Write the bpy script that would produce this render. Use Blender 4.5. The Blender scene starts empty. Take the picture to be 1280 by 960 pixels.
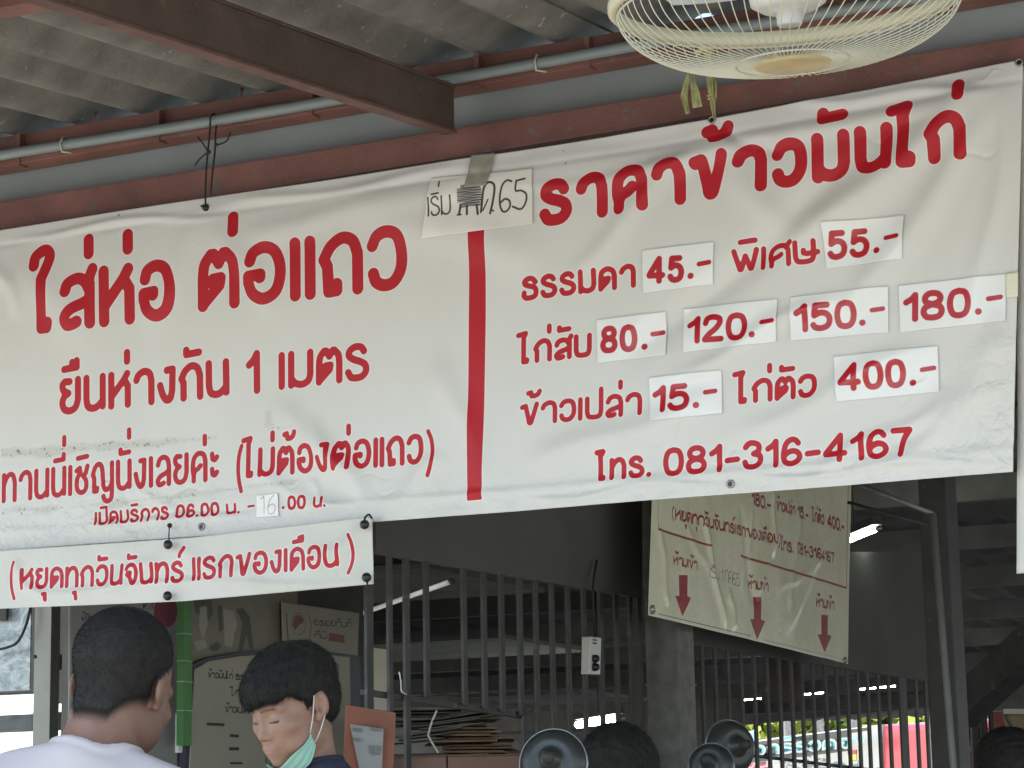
import bpy, bmesh, math, random
import numpy as np
from mathutils import Vector, Matrix
random.seed(7); RNG = np.random.default_rng(7)
S = bpy.context.scene
COL = S.collection
# ------------------------------------------------------------------ camera
CAM = np.array([0.0, 0.0, 1.3])
YAW, PITCH, ROLL, F = 0.41683, 0.18547, -0.018365, 3000.0
_cy, _sy, _cp, _sp, _cr, _sr = math.cos(YAW), math.sin(YAW), math.cos(PITCH), math.sin(PITCH), math.cos(ROLL), math.sin(ROLL)
FWD = np.array([-_sy * _cp, _cy * _cp, _sp]); _r = np.array([_cy, _sy, 0.0]); _u = np.cross(_r, FWD)
RIGHT = _r * _cr + _u * _sr; UP = -_r * _sr + _u * _cr
cam = bpy.data.cameras.new("camera"); cam_o = bpy.data.objects.new("camera", cam); COL.objects.link(cam_o)
cam.sensor_width = 36; cam.lens = 36 * F / 1280; cam.clip_start = 0.05; cam.clip_end = 2000
m = Matrix.Identity(4)
for i in range(3):
    m[i][0] = RIGHT[i]; m[i][1] = UP[i]; m[i][2] = -FWD[i]; m[i][3] = CAM[i]
cam_o.matrix_world = m; S.camera = cam_o
# ------------------------------------------------------------------ light
EL, AZ = math.radians(58), math.radians(205)       # sun stands behind the viewer, azimuth clockwise from +Y
w = bpy.data.worlds.new("World"); S.world = w; w.use_nodes = True
nt = w.node_tree; sky = nt.nodes.new("ShaderNodeTexSky"); sky.sky_type = 'NISHITA'; sky.sun_disc = False
sky.sun_elevation = EL; sky.sun_rotation = AZ
nt.nodes['Background'].inputs[1].default_value = 0.15
nt.links.new(sky.outputs[0], nt.nodes['Background'].inputs[0])
sun = bpy.data.lights.new("sun", 'SUN'); sun.energy = 4.0; sun.angle = math.radians(0.53); sun.color = (1, .95, .88)
sun_o = bpy.data.objects.new("sun", sun); COL.objects.link(sun_o)
sd = Vector((math.sin(AZ) * math.cos(EL), math.cos(AZ) * math.cos(EL), math.sin(EL)))
sun_o.rotation_euler = sd.to_track_quat('Z', 'Y').to_euler()
S.view_settings.view_transform = 'Standard'; S.view_settings.look = 'None'
S.view_settings.exposure = 1.85; S.view_settings.gamma = 1
S.cycles.max_bounces = 10; S.cycles.diffuse_bounces = 6; S.cycles.glossy_bounces = 3; S.cycles.transparent_max_bounces = 12
S.cycles.use_denoising = True

# ------------------------------------------------------------------ placing
def ray(px, py):
    d = FWD * F + RIGHT * (px - 640) - UP * (py - 480)
    return d / F                      # forward component 1
def at(px, py, X=None, Y=None, Z=None, D=None):
    d = ray(px, py)
    t = D if D is not None else (X / d[0] if X is not None else (Y / d[1] if Y is not None else (Z - CAM[2]) / d[2]))
    return CAM + d * t
V = lambda a: Vector((float(a[0]), float(a[1]), float(a[2])))

# ------------------------------------------------------------------ materials
def mat(name, col, rough=.6, metal=0, var=.25, scale=8, bump=.0, bscale=60, emit=None, est=0, spec=.5, trans=0, col2=None, thr=(.45, .62), detail=6, chips=None, cscale=30, cthr=.66):
    mt = bpy.data.materials.new(name); mt.use_nodes = True
    t = mt.node_tree; N = t.nodes; L = t.links; b = N['Principled BSDF']
    b.inputs['Roughness'].default_value = rough; b.inputs['Metallic'].default_value = metal
    b.inputs['Specular IOR Level'].default_value = spec
    tc = N.new('ShaderNodeTexCoord')
    n = N.new('ShaderNodeTexNoise'); n.inputs['Scale'].default_value = scale; n.inputs['Detail'].default_value = detail
    L.new(tc.outputs['Object'], n.inputs['Vector'])
    cr = N.new('ShaderNodeValToRGB'); L.new(n.outputs['Fac'], cr.inputs['Fac'])
    c = list(col)
    if col2 is None:
        cr.color_ramp.elements[0].position = .3; cr.color_ramp.elements[1].position = .7
        cr.color_ramp.elements[0].color = [x * (1 - var) for x in c] + [1]; cr.color_ramp.elements[1].color = [min(1, x * (1 + var * .6)) for x in c] + [1]
    else:
        cr.color_ramp.elements[0].position = thr[0]; cr.color_ramp.elements[1].position = thr[1]
        cr.color_ramp.elements[0].color = c + [1]; cr.color_ramp.elements[1].color = list(col2) + [1]
    cur = cr.outputs[0]
    if chips is not None:
        n3 = N.new('ShaderNodeTexNoise'); n3.inputs['Scale'].default_value = cscale; n3.inputs['Detail'].default_value = 4; n3.inputs['Roughness'].default_value = .6
        L.new(tc.outputs['Object'], n3.inputs['Vector']); c3 = N.new('ShaderNodeValToRGB'); c3.color_ramp.elements[0].position = cthr; c3.color_ramp.elements[1].position = cthr + .03
        L.new(n3.outputs['Fac'], c3.inputs['Fac']); mx = N.new('ShaderNodeMix'); mx.data_type = 'RGBA'
        L.new(c3.outputs[0], mx.inputs['Factor']); L.new(cur, mx.inputs['A']); mx.inputs['B'].default_value = list(chips) + [1]; cur = mx.outputs['Result']
    L.new(cur, b.inputs['Base Color'])
    if bump:
        n2 = N.new('ShaderNodeTexNoise'); n2.inputs['Scale'].default_value = bscale; n2.inputs['Detail'].default_value = 5
        L.new(tc.outputs['Object'], n2.inputs['Vector'])
        bp = N.new('ShaderNodeBump'); bp.inputs['Strength'].default_value = bump; bp.inputs['Distance'].default_value = .004
        L.new(n2.outputs['Fac'], bp.inputs['Height']); L.new(bp.outputs[0], b.inputs['Normal'])
    if emit is not None:
        b.inputs['Emission Color'].default_value = list(emit) + [1]; b.inputs['Emission Strength'].default_value = est
    if trans: b.inputs['Transmission Weight'].default_value = trans
    return mt

def sheet_mat(name, base, ink=(.42, .018, .03), ink2=(.05, .05, .05), rough=.4, halo=(.69, .68, .65), stain=.1, px=.0016, bump=.25, coat=0, ink_rough=.45):
    """printed vinyl or paper: attribute 'ink' and 'ink2' hold the signed distance in metres to the printed strokes"""
    mt = bpy.data.materials.new(name); mt.use_nodes = True
    t = mt.node_tree; N = t.nodes; L = t.links; b = N['Principled BSDF']
    b.inputs['Roughness'].default_value = rough; b.inputs['Specular IOR Level'].default_value = .3
    if coat: b.inputs['Coat Weight'].default_value = coat; b.inputs['Coat Roughness'].default_value = .22
    tc = N.new('ShaderNodeTexCoord')
    n = N.new('ShaderNodeTexNoise'); n.inputs['Scale'].default_value = 5; n.inputs['Detail'].default_value = 8; n.inputs['Roughness'].default_value = .65
    L.new(tc.outputs['Object'], n.inputs['Vector'])
    cr = N.new('ShaderNodeValToRGB'); L.new(n.outputs['Fac'], cr.inputs['Fac'])
    cr.color_ramp.elements[0].position = .3; cr.color_ramp.elements[1].position = .6
    cr.color_ramp.elements[0].color = [base[0] * (1 - stain), base[1] * (1 - stain), base[2] * (1 - 1.5 * stain), 1]; cr.color_ramp.elements[1].color = list(base) + [1]
    cur = cr.outputs[0]
    def layer(attr, lo, hi, color, cur):
        a = N.new('ShaderNodeAttribute'); a.attribute_name = attr
        mr = N.new('ShaderNodeMapRange'); mr.inputs['From Min'].default_value = lo; mr.inputs['From Max'].default_value = hi
        mr.inputs['To Min'].default_value = 1; mr.inputs['To Max'].default_value = 0
        L.new(a.outputs['Fac'], mr.inputs['Value'])
        mx = N.new('ShaderNodeMix'); mx.data_type = 'RGBA'
        L.new(mr.outputs[0], mx.inputs['Factor']); L.new(cur, mx.inputs['A'])
        if hasattr(color, 'links') or not isinstance(color, tuple): L.new(color, mx.inputs['B'])
        else: mx.inputs['B'].default_value = list(color) + [1]
        return mx.outputs['Result'], mr.outputs[0]
    # grime layer: residue left by old tape
    ns = N.new('ShaderNodeTexNoise'); ns.inputs['Scale'].default_value = 130; ns.inputs['Detail'].default_value = 3
    L.new(tc.outputs['Object'], ns.inputs['Vector'])
    crs = N.new('ShaderNodeValToRGB'); L.new(ns.outputs['Fac'], crs.inputs['Fac'])
    crs.color_ramp.elements[0].position = .32; crs.color_ramp.elements[1].position = .42
    crs.color_ramp.elements[0].color = (.16, .16, .13, 1); crs.color_ramp.elements[1].color = (base[0] * .84, base[1] * .845, base[2] * .8, 1)
    cur, _ = layer('grime', -.006, .004, crs.outputs[0], cur)
    if halo: cur, _ = layer('ink', px * .9, px * 1.6, halo, cur)
    cur, f1 = layer('ink', -px * .35, px * .35, ink, cur)
    cur, f2 = layer('ink2', -px * .35, px * .35, ink2, cur)
    L.new(cur, b.inputs['Base Color'])
    n2 = N.new('ShaderNodeTexNoise'); n2.inputs['Scale'].default_value = 26; n2.inputs['Detail'].default_value = 6; n2.inputs['Distortion'].default_value = 1.2
    L.new(tc.outputs['Object'], n2.inputs['Vector'])
    at_ = N.new('ShaderNodeAttribute'); at_.attribute_name = 'crinkle'
    mu = N.new('ShaderNodeMath'); mu.operation = 'MULTIPLY_ADD'; mu.inputs[1].default_value = 1.0; mu.inputs[2].default_value = .0
    L.new(at_.outputs['Fac'], mu.inputs[0])
    mh = N.new('ShaderNodeMath'); mh.operation = 'MULTIPLY'; L.new(n2.outputs['Fac'], mh.inputs[0]); L.new(mu.outputs[0], mh.inputs[1])
    bp = N.new('ShaderNodeBump'); bp.inputs['Strength'].default_value = bump; bp.inputs['Distance'].default_value = .03
    L.new(mh.outputs[0], bp.inputs['Height']); L.new(bp.outputs[0], b.inputs['Normal'])
    return mt

# ------------------------------------------------------------------ object helpers
def link(name, me, parent=None, m=None, smooth=False):
    o = bpy.data.objects.new(name, me); COL.objects.link(o)
    if m is not None: me.materials.append(m)
    if smooth: me.polygons.foreach_set('use_smooth', [True] * len(me.polygons))
    if parent is not None:
        o.parent = parent
        if parent.get('category') != 'person': o.matrix_parent_inverse = parent.matrix_world.inverted()   # people are modelled in body space
    return o
def tag(o, label=None, cat=None, group=None, kind=None):
    for k, v in (('label', label), ('category', cat), ('group', group), ('kind', kind)):
        if v: o[k] = v
    return o
def empty(name, loc, label, cat, group=None):
    o = bpy.data.objects.new(name, None); COL.objects.link(o); o.location = V(loc); o.empty_display_size = .05
    o.matrix_world = Matrix.Translation(V(loc))
    return tag(o, label, cat, group)
def from_bm(name, bm, m, parent=None, smooth=False):
    me = bpy.data.meshes.new(name); bm.normal_update(); bm.to_mesh(me); bm.free()
    return link(name, me, parent, m, smooth)
def from_np(name, v, f, m, parent=None, smooth=True):
    me = bpy.data.meshes.new(name); v = np.asarray(v, np.float64)
    me.from_pydata([tuple(x) for x in v.tolist()], [], f if isinstance(f, list) else f.tolist()); me.update()
    return link(name, me, parent, m, smooth)
def hexa(name, pts, m, parent=None, bevel=.0, smooth=False):
    """solid from 8 points: 4 of one face in order, then the 4 opposite"""
    bm = bmesh.new(); vs = [bm.verts.new(V(p)) for p in pts]
    for q in ((0, 1, 2, 3), (7, 6, 5, 4), (0, 4, 5, 1), (1, 5, 6, 2), (2, 6, 7, 3), (3, 7, 4, 0)): bm.faces.new([vs[i] for i in q])
    bmesh.ops.recalc_face_normals(bm, faces=bm.faces)
    if bevel: bmesh.ops.bevel(bm, geom=bm.edges[:], offset=bevel, segments=2, affect='EDGES', profile=.6)
    return from_bm(name, bm, m, parent, smooth)
def box(name, lo, hi, m, parent=None, bevel=.0):
    x0, y0, z0 = lo; x1, y1, z1 = hi
    return hexa(name, [(x0, y0, z0), (x1, y0, z0), (x1, y0, z1), (x0, y0, z1), (x0, y1, z0), (x1, y1, z0), (x1, y1, z1), (x0, y1, z1)], m, parent, bevel)
def plate(name, quad, thick, m, parent=None, bevel=0, away=None):
    """plate with its front face at the quad (4 points) and its body behind it, seen from the camera"""
    q = [np.array(p, float) for p in quad]
    n = np.cross(q[1] - q[0], q[3] - q[0]); n /= np.linalg.norm(n)
    if np.dot(n, q[0] - CAM) < 0: n = -n
    return hexa(name, q + [p + n * thick for p in q], m, parent, bevel)
def beam(name, a, b, wx, wz, m, parent=None, bevel=0, upv=(0, 0, 1)):
    a = np.array(a, float); b = np.array(b, float); d = b - a; d /= np.linalg.norm(d)
    s = np.cross(d, upv); s /= np.linalg.norm(s); u = np.cross(s, d)
    P = [(-1, -1), (1, -1), (1, 1), (-1, 1)]
    return hexa(name, [a + s * wx / 2 * i + u * wz / 2 * j for i, j in P] + [b + s * wx / 2 * i + u * wz / 2 * j for i, j in P], m, parent, bevel)
def tube_geo(pts, r, n=8, cap=True):
    pts = [np.array(p, float) for p in pts]; R = r if hasattr(r, '__len__') else [r] * len(pts)
    vs = []; fs = []; prev = None
    for i, p in enumerate(pts):
        d = pts[min(i + 1, len(pts) - 1)] - pts[max(i - 1, 0)]; d /= (np.linalg.norm(d) + 1e-12)
        if prev is None:
            a = np.array([0, 0, 1.]) if abs(d[2]) < .9 else np.array([1., 0, 0])
            s = np.cross(d, a)
        else: s = prev - d * np.dot(prev, d)
        s /= np.linalg.norm(s); prev = s; u = np.cross(d, s)
        for k in range(n):
            t = 2 * math.pi * k / n; vs.append(p + R[i] * (s * math.cos(t) + u * math.sin(t)))
    for i in range(len(pts) - 1):
        for k in range(n):
            a = i * n + k; b = i * n + (k + 1) % n; fs.append((a, b, b + n, a + n))
    if cap: fs.append(tuple(range(n - 1, -1, -1))); fs.append(tuple(range((len(pts) - 1) * n, len(pts) * n)))
    return vs, fs
def tube(name, pts, r, m, parent=None, n=8):
    v, f = tube_geo(pts, r, n); return from_np(name, v, f, m, parent, True)
def lathe(name, prof, centre, axis, m, parent=None, n=48, smooth=True):
    """prof: list of (radius, height along axis)"""
    ax = np.array(axis, float); ax /= np.linalg.norm(ax); a = np.array([1., 0, 0]) if abs(ax[0]) < .9 else np.array([0, 1., 0])
    s = np.cross(ax, a); s /= np.linalg.norm(s); u = np.cross(ax, s); c = np.array(centre, float)
    vs = []; fs = []
    for r, h in prof:
        for k in range(n):
            t = 2 * math.pi * k / n; vs.append(c + ax * h + max(r, 1e-5) * (s * math.cos(t) + u * math.sin(t)))
    for i in range(len(prof) - 1):
        for k in range(n):
            p = i * n + k; q = i * n + (k + 1) % n; fs.append((p, q, q + n, p + n))
    return from_np(name, vs, fs, m, parent, smooth)
def catmull(P, k=6):
    P = [np.array(p, float) for p in P]
    if len(P) < 3: return P
    Q = [2 * P[0] - P[1]] + P + [2 * P[-1] - P[-2]]; out = []
    for i in range(1, len(Q) - 2):
        for j in range(k):
            t = j / k
            out.append(.5 * ((2 * Q[i]) + (-Q[i - 1] + Q[i + 1]) * t + (2 * Q[i - 1] - 5 * Q[i] + 4 * Q[i + 1] - Q[i + 2]) * t * t + (-Q[i - 1] + 3 * Q[i] - 3 * Q[i + 1] + Q[i + 2]) * t ** 3))
    out.append(P[-1]); return out

# ------------------------------------------------------------------ stroke lettering (Thai, rounded, loopless)
# each glyph: width, then strokes "x,y x,y ..." in hundredths of the letter height; '~' marks a smooth stroke
G = {
'า': (48, "~0,74 7,90 25,100 42,92 48,70|48,70 48,0"),
'ร': (50, "~44,84 36,97 20,100 5,90 2,74 14,61 32,52 47,40 50,20 40,4 24,0 8,4 0,20"),
'ธ': (50, "~48,80 36,97 20,100 4,88 5,72 20,62 40,54 50,38 48,10 30,0 10,0 0,12|0,12 1,28"),
'ค': (57, "4,0 4,20|~4,20 10,36 24,44 34,54|~4,20 0,45 4,78 18,96 34,100 50,92 57,70|57,70 57,0"),
'ข': (58, "0,88 14,93|14,93 26,22|~26,22 29,3 36,3 41,22|41,22 58,100"),
'ว': (50, "~0,77 9,94 27,100 44,90 50,60 48,28 36,5 20,0 6,8 1,24"),
'ม': (54, "0,100 0,0|~54,30 49,10 34,0 18,2 4,12|54,100 54,30|0,0 5,14"),
'น': (54, "0,100 0,30|~0,30 5,8 20,0 36,4 50,18|54,100 54,4"),
'ไ': (24, "-22,143 8,150|~8,150 4,138 0,126|0,126 0,0|0,0 13,0 14,9"),
'ใ': (22, "~-15,128 -12,146 3,157 14,156 19,144 11,120 2,98|2,98 0,0|0,0 12,0 14,9"),
'โ': (20, "-14,146 14,150|~14,150 8,138 0,128|0,128 0,0|0,0 12,0 12,6"),
'ก': (56, "4,0 4,48|4,48 -2,62|~-2,62 10,86 30,100 48,92 56,68|56,68 56,0"),
'ถ': (56, "6,0 4,48|4,48 -2,62|~-2,62 10,86 30,100 48,92 56,68|56,68 56,0|6,0 20,1 20,13"),
'ด': (56, "0,0 0,55|~0,55 5,85 26,100 48,88 56,60|56,60 56,0|0,2 28,36|28,36 31,51 17,50 16,42"),
'ต': (57, "0,0 0,55|~0,55 3,80 14,98|14,98 20,98 29,80 38,98 43,98|~43,98 54,82 57,58|57,58 57,0|0,2 30,37|30,37 32,51 18,50 17,42"),
'อ': (56, "~3,75 9,92 28,100 47,89 56,54 49,15 28,0 8,12 0,34|0,34 0,46 21,48 21,42"),
'ส': (54, "~2,68 8,84 28,92 44,84 54,64|54,78 54,0|~54,48 38,40 14,30 1,14 6,0 18,0 27,4|52,80 54,94 60,108"),
'ล': (52, "~2,72 10,92 28,100 46,90 52,66|52,66 52,0|~52,48 38,40 14,30 1,14 6,0 18,0 27,4"),
'ห': (54, "0,100 0,0|0,28 42,82 52,100|44,78 54,60|54,60 54,0"),
'ย': (52, "24,96 8,97|~8,97 0,86 4,68 20,58|20,58 7,50|~7,50 0,30 6,8 24,0 44,10 52,36|52,36 52,100"),
'ง': (42, "~0,48 8,18 20,0 32,4 38,28|38,28 40,97|40,97 22,95"),
'ท': (54, "0,97 0,0|~0,55 12,84 30,99 46,92 54,66|54,66 54,0"),
'ช': (52, "0,84 15,93 18,76|~18,76 2,50 4,14 24,0 44,12 46,42 32,62|32,62 44,72 52,98"),
'ญ': (88, "4,0 4,48|4,48 -2,62|~-2,62 8,88 24,100 38,92 44,68|44,68 46,22|~46,22 54,4 66,2 80,12 88,26|4,0 16,0 17,10|88,100 88,-10|~88,-10 84,-34 66,-42 52,-34 48,-22"),
'ป': (54, "0,100 0,30|~0,30 6,6 27,0 48,6 54,30|54,30 54,146"),
'บ': (54, "0,100 0,30|~0,30 6,6 27,0 48,6 54,30|54,30 54,100"),
'จ': (50, "~0,78 10,95 28,100 46,88 50,55 42,12 34,0 24,6 14,36|14,36 4,46|14,36 20,58 8,56"),
'พ': (66, "0,100 15,6|15,6 19,6 33,72|33,72 47,6|47,6 51,6 66,100"),
'ศ': (57, "4,0 4,20|~4,20 10,36 24,44 34,54|~4,20 0,45 4,78 18,96 34,100 50,92 57,70|57,70 57,0|50,88 62,112"),
'ษ': (54, "0,100 0,30|~0,30 6,6 27,0 48,6 54,30|54,30 54,100|24,46 34,40 66,44|24,46 24,58"),
'เ': (2, "0,100 0,0"),
'แ': (26, "0,100 0,0|26,100 26,0"),
'ะ': (24, "2,92 4,74|~4,74 14,70 24,80|2,36 4,18|~4,18 14,14 24,24"),
'1': (26, "0,70 16,82 26,98|26,98 26,0"),
'2': (52, "~2,74 8,94 26,100 46,92 48,74 36,50 14,26 0,4|0,2 52,2"),
'3': (50, "~2,84 12,97 26,100 44,90 44,66 28,55|~28,55 48,46 50,22 38,4 22,0 6,6 0,22"),
'4': (62, "46,100 0,30 0,25 62,25|46,100 46,0"),
'5': (52, "44,98 8,98 4,56|~4,56 22,66 42,60 52,38 46,10 26,0 8,4 0,16"),
'6': (52, "~47,84 38,97 24,100 8,84 0,44 4,12 24,0 44,10 52,28 44,47 26,53 8,43 1,32"),
'7': (50, "0,98 50,98|~50,98 30,56 22,0"),
'8': (52, "~26,54 8,64 4,82 12,96 26,100 40,96 48,82 44,64 26,54|~26,54 6,44 0,24 8,5 26,0 44,5 52,24 46,44 26,54"),
'0': (50, "~25,100 8,92 0,66 0,34 8,8 25,0 42,8 50,34 50,66 42,92 25,100"),
'.': (2, "0,2 1,2"), '-': (34, "0,36 34,38"),
'(': (14, "~14,112 4,84 0,45 4,6 14,-28"), ')': (14, "~0,112 10,84 14,45 10,6 0,-28"), ' ': (40, ""),
}
G['ซ'] = G['ช']
MARK = {  # relative to the right edge of the letter below
'่': "-2,130 -2,158", '้': "-34,146 -23,149 -21,130|~-21,130 -8,130 5,138 11,153", '์': "-14,124 -12,134|~-12,134 -2,150 6,160 10,168",
'ั': "-42,142 -42,128 -2,131", 'ิ': "-46,128 -2,132", 'ี': "-46,128 -4,131 -4,150", 'ื': "-46,128 -4,131 -4,152|-19,130 -19,148",
'ุ': "-12,-32 -2,-32 -4,-58", 'ู': "-20,-28 -20,-52 -4,-52 -4,-28", 'ํ': "-10,130 -6,134", '็': "-40,130 -4,134"}
UPV = 'ิีืั'
def word(text, p0, p1, upv, H, sw, gap=.34, slant=0):
    """p0,p1: ink left and right ends on the baseline in sheet coordinates; upv: vector of the letter height H (incl. stroke sw)"""
    glyphs = []; n = 0; tot = 0
    for ch in text:
        if ch in G: n += 1; tot += G[ch][0] / 100
    hs = H - sw; W = np.linalg.norm(np.array(p1) - np.array(p0))
    s = (W - n * sw - (n - 1) * gap * sw) / max(tot * hs, 1e-6)      # horizontal scale
    if s < .35: s = .35; sw2 = max(1e-4, (W - tot * hs * s) / (n + (n - 1) * gap)); adv_sw = sw2
    else: adv_sw = sw
    ex = (np.array(p1) - np.array(p0)) / W; uy = np.array(upv) / np.linalg.norm(upv)
    x = 0; segs = []; last = 0; lift = 0
    def put(spec, x0, dy=0, mk=0):
        for st in spec.split('|'):
            if not st: continue
            sm = st[0] == '~'; P = [tuple(map(float, q.split(','))) for q in st.lstrip('~').split()]
            if mk == 1: P = [(x0 + a / 100 * hs * max(s, .8), H + 1.15 * sw + (b - 130) / 100 * hs + dy) for a, b in P]
            elif mk == 2: P = [(x0 + a / 100 * hs * s, -1.0 * sw + (b + 30) / 100 * hs * 1.2) for a, b in P]
            else: P = [(x0 + a / 100 * hs * s, sw / 2 + b / 100 * hs) for a, b in P]
            if sm: P = catmull(P, 5)
            Q = [np.array(p0) + ex * (a + adv_sw / 2) + uy * b for a, b in P]
            segs.extend(zip(Q[:-1], Q[1:]))
    for ch in text:
        if ch in G:
            put(G[ch][1], x); last = x + G[ch][0] / 100 * hs * s; x = last + adv_sw * (1 + gap); lift = 0
            if ch == 'ป': lift = 0
        elif ch in MARK:
            put(MARK[ch], last, lift, 2 if ch in 'ุู' else 1)
            if ch in UPV: lift = .22 * hs + 1.7 * sw
    return segs, sw / 2
class Sheet:
    """a printed sheet on a vertical plane; edges given in photo pixels and laid on the plane"""
    def __init__(s, plane, top, bot, dx, off=0.0):
        s.plane = plane; s.ax = 0 if 'Y' in plane else 1; s.off = off
        T = [s.uv(p) for p in top]; B = [s.uv(p) for p in bot]
        s.T, s.B = T, B
        W = max(abs(T[-1][0] - T[0][0]), abs(B[-1][0] - B[0][0])); Hh = max(abs(T[0][1] - B[0][1]), abs(T[-1][1] - B[-1][1]))
        s.nx = max(2, int(W / dx) + 1); s.ny = max(2, int(Hh / dx) + 1)
        u = np.linspace(0, 1, s.nx)
        def ev(P):
            P = np.array(P); t = (P[:, 0] - P[0, 0]) / (P[-1, 0] - P[0, 0]); return np.interp(u, t, P[:, 0]), np.interp(u, t, P[:, 1])
        tx, tz = ev(T); bx, bz = ev(B); v = np.linspace(0, 1, s.ny)[:, None]
        s.a = (bx[None] * (1 - v) + tx[None] * v).ravel(); s.b = (bz[None] * (1 - v) + tz[None] * v).ravel()
        s.u = np.tile(u, s.ny); s.v = np.repeat(v[:, 0], s.nx)
        n = len(s.a); s.att = {k: np.full(n, 1.0, np.float32) for k in ('ink', 'ink2', 'grime')}; s.att['crinkle'] = np.zeros(n, np.float32)
        s.disp = np.zeros(n)
    def uv(s, p):
        q = at(p[0], p[1], **s.plane); return np.array([q[s.ax], q[2]])
    def stroke(s, key, segs, r):
        if not segs: return
        A = np.array([x[0] for x in segs]); B = np.array([x[1] for x in segs]); pad = r + .012
        lo = np.minimum(A.min(0), B.min(0)) - pad; hi = np.maximum(A.max(0), B.max(0)) + pad
        idx = np.nonzero((s.a > lo[0]) & (s.a < hi[0]) & (s.b > lo[1]) & (s.b < hi[1]))[0]
        if not len(idx): return
        att = s.att[key]
        for p, q in zip(A, B):
            l2 = np.minimum(p, q) - pad; h2 = np.maximum(p, q) + pad
            j = idx[(s.a[idx] > l2[0]) & (s.a[idx] < h2[0]) & (s.b[idx] > l2[1]) & (s.b[idx] < h2[1])]
            if not len(j): continue
            X = s.a[j]; Z = s.b[j]
            d = q - p; L2 = max(1e-12, d @ d); t = np.clip(((X - p[0]) * d[0] + (Z - p[1]) * d[1]) / L2, 0, 1)
            D = np.hypot(X - p[0] - t * d[0], Z - p[1] - t * d[1]) - r
            att[j] = np.minimum(att[j], D)
    def poly(s, key, pts, r=0):
        P = [s.uv(p) for p in pts]; n = len(P)
        ins = np.zeros(len(s.a), bool); D = np.full(len(s.a), 9.0)
        for i in range(n):
            p, q = P[i], P[(i + 1) % n]; d = q - p; t = np.clip(((s.a - p[0]) * d[0] + (s.b - p[1]) * d[1]) / (d @ d), 0, 1)
            D = np.minimum(D, np.hypot(s.a - p[0] - t * d[0], s.b - p[1] - t * d[1]))
            c = ((p[1] > s.b) != (q[1] > s.b)) & (s.a < (q[0] - p[0]) * (s.b - p[1]) / (q[1] - p[1] + 1e-12) + p[0]); ins ^= c
        s.att[key] = np.minimum(s.att[key], np.where(ins, -D, D) - r)
    def write(s, text, xl, xr, yl, yr, H, sw, key='ink', gap=.34, slant=0):
        p0 = s.uv((xl, yl)); p1 = s.uv((xr, yr)); xm, ym = (xl + xr) / 2, (yl + yr) / 2
        up = s.uv((xm, ym - H)) - s.uv((xm, ym)); k = np.linalg.norm(up) / H
        segs, r = word(text, p0, p1, up, H * k, sw * k, gap, slant)
        # stroke by glyph-sized batches for speed
        s.stroke(key, segs, r)
    def line(s, key, pts, sw, smooth=False):
        P = [s.uv(p) for p in pts]
        if smooth: P = catmull(P, 6)
        k = np.linalg.norm(s.uv((pts[0][0], pts[0][1] - 10)) - s.uv(pts[0])) / 10
        s.stroke(key, list(zip(P[:-1], P[1:])), sw * k / 2)
    def build(s, name, m, parent=None, thick=.0015, loc=None):
        n = len(s.a); pos = np.zeros((n, 3)); pv = list(s.plane.values())[0]
        sgn = -1 if s.ax == 0 else 1          # towards the viewer
        dep = pv + sgn * (s.disp + s.off)
        if s.ax == 0: pos[:, 0] = s.a; pos[:, 1] = dep
        else: pos[:, 1] = s.a; pos[:, 0] = dep
        pos[:, 2] = s.b
        back = pos.copy(); back[:, 1 if s.ax == 0 else 0] -= sgn * thick
        i = np.arange(s.nx - 1)[None] + (np.arange(s.ny - 1) * s.nx)[:, None]; i = i.ravel()
        front = np.stack([i, i + 1, i + s.nx + 1, i + s.nx], 1)
        # rim + coarse back
        rim = list(range(s.nx)) + [s.nx * k + s.nx - 1 for k in range(1, s.ny)] + [s.nx * (s.ny - 1) + k for k in range(s.nx - 2, -1, -1)] + [s.nx * k for k in range(s.ny - 2, 0, -1)]
        rim = np.array(rim); nb = len(rim); vb = back[rim]
        rn = np.roll(np.arange(nb), -1)
        side = np.stack([rim[np.arange(nb)], np.arange(nb) + n, rn + n, rim[rn]], 1)
        verts = np.vstack([pos, vb]); faces = np.vstack([front, side])
        me = bpy.data.meshes.new(name); me.vertices.add(len(verts)); me.vertices.foreach_set('co', verts.ravel().astype(np.float32))
        me.loops.add(faces.size); me.loops.foreach_set('vertex_index', faces.ravel().astype(np.int32))
        me.polygons.add(len(faces)); me.polygons.foreach_set('loop_start', np.arange(0, faces.size, 4, dtype=np.int32)); me.polygons.foreach_set('loop_total', np.full(len(faces), 4, np.int32))
        me.update(calc_edges=True); me.validate()
        for k, a in s.att.items():
            x = me.attributes.new(k, 'FLOAT', 'POINT'); x.data.foreach_set('value', np.concatenate([a, np.full(nb, 1.0 if k != 'crinkle' else 0, np.float32)]).astype(np.float32))
        o = link(name, me, parent, m, True)
        return o

def noise2(a, b, seed=0, oct=3):
    r = np.random.default_rng(seed); out = 0
    for o in range(oct):
        for _ in range(5):
            th = r.uniform(0, 6.28); f = 2 ** o * r.uniform(.6, 1.4); out = out + np.sin((a * math.cos(th) + b * math.sin(th)) * f * 6.28 + r.uniform(0, 6.28)) / 2 ** o / 5
    return out
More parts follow.
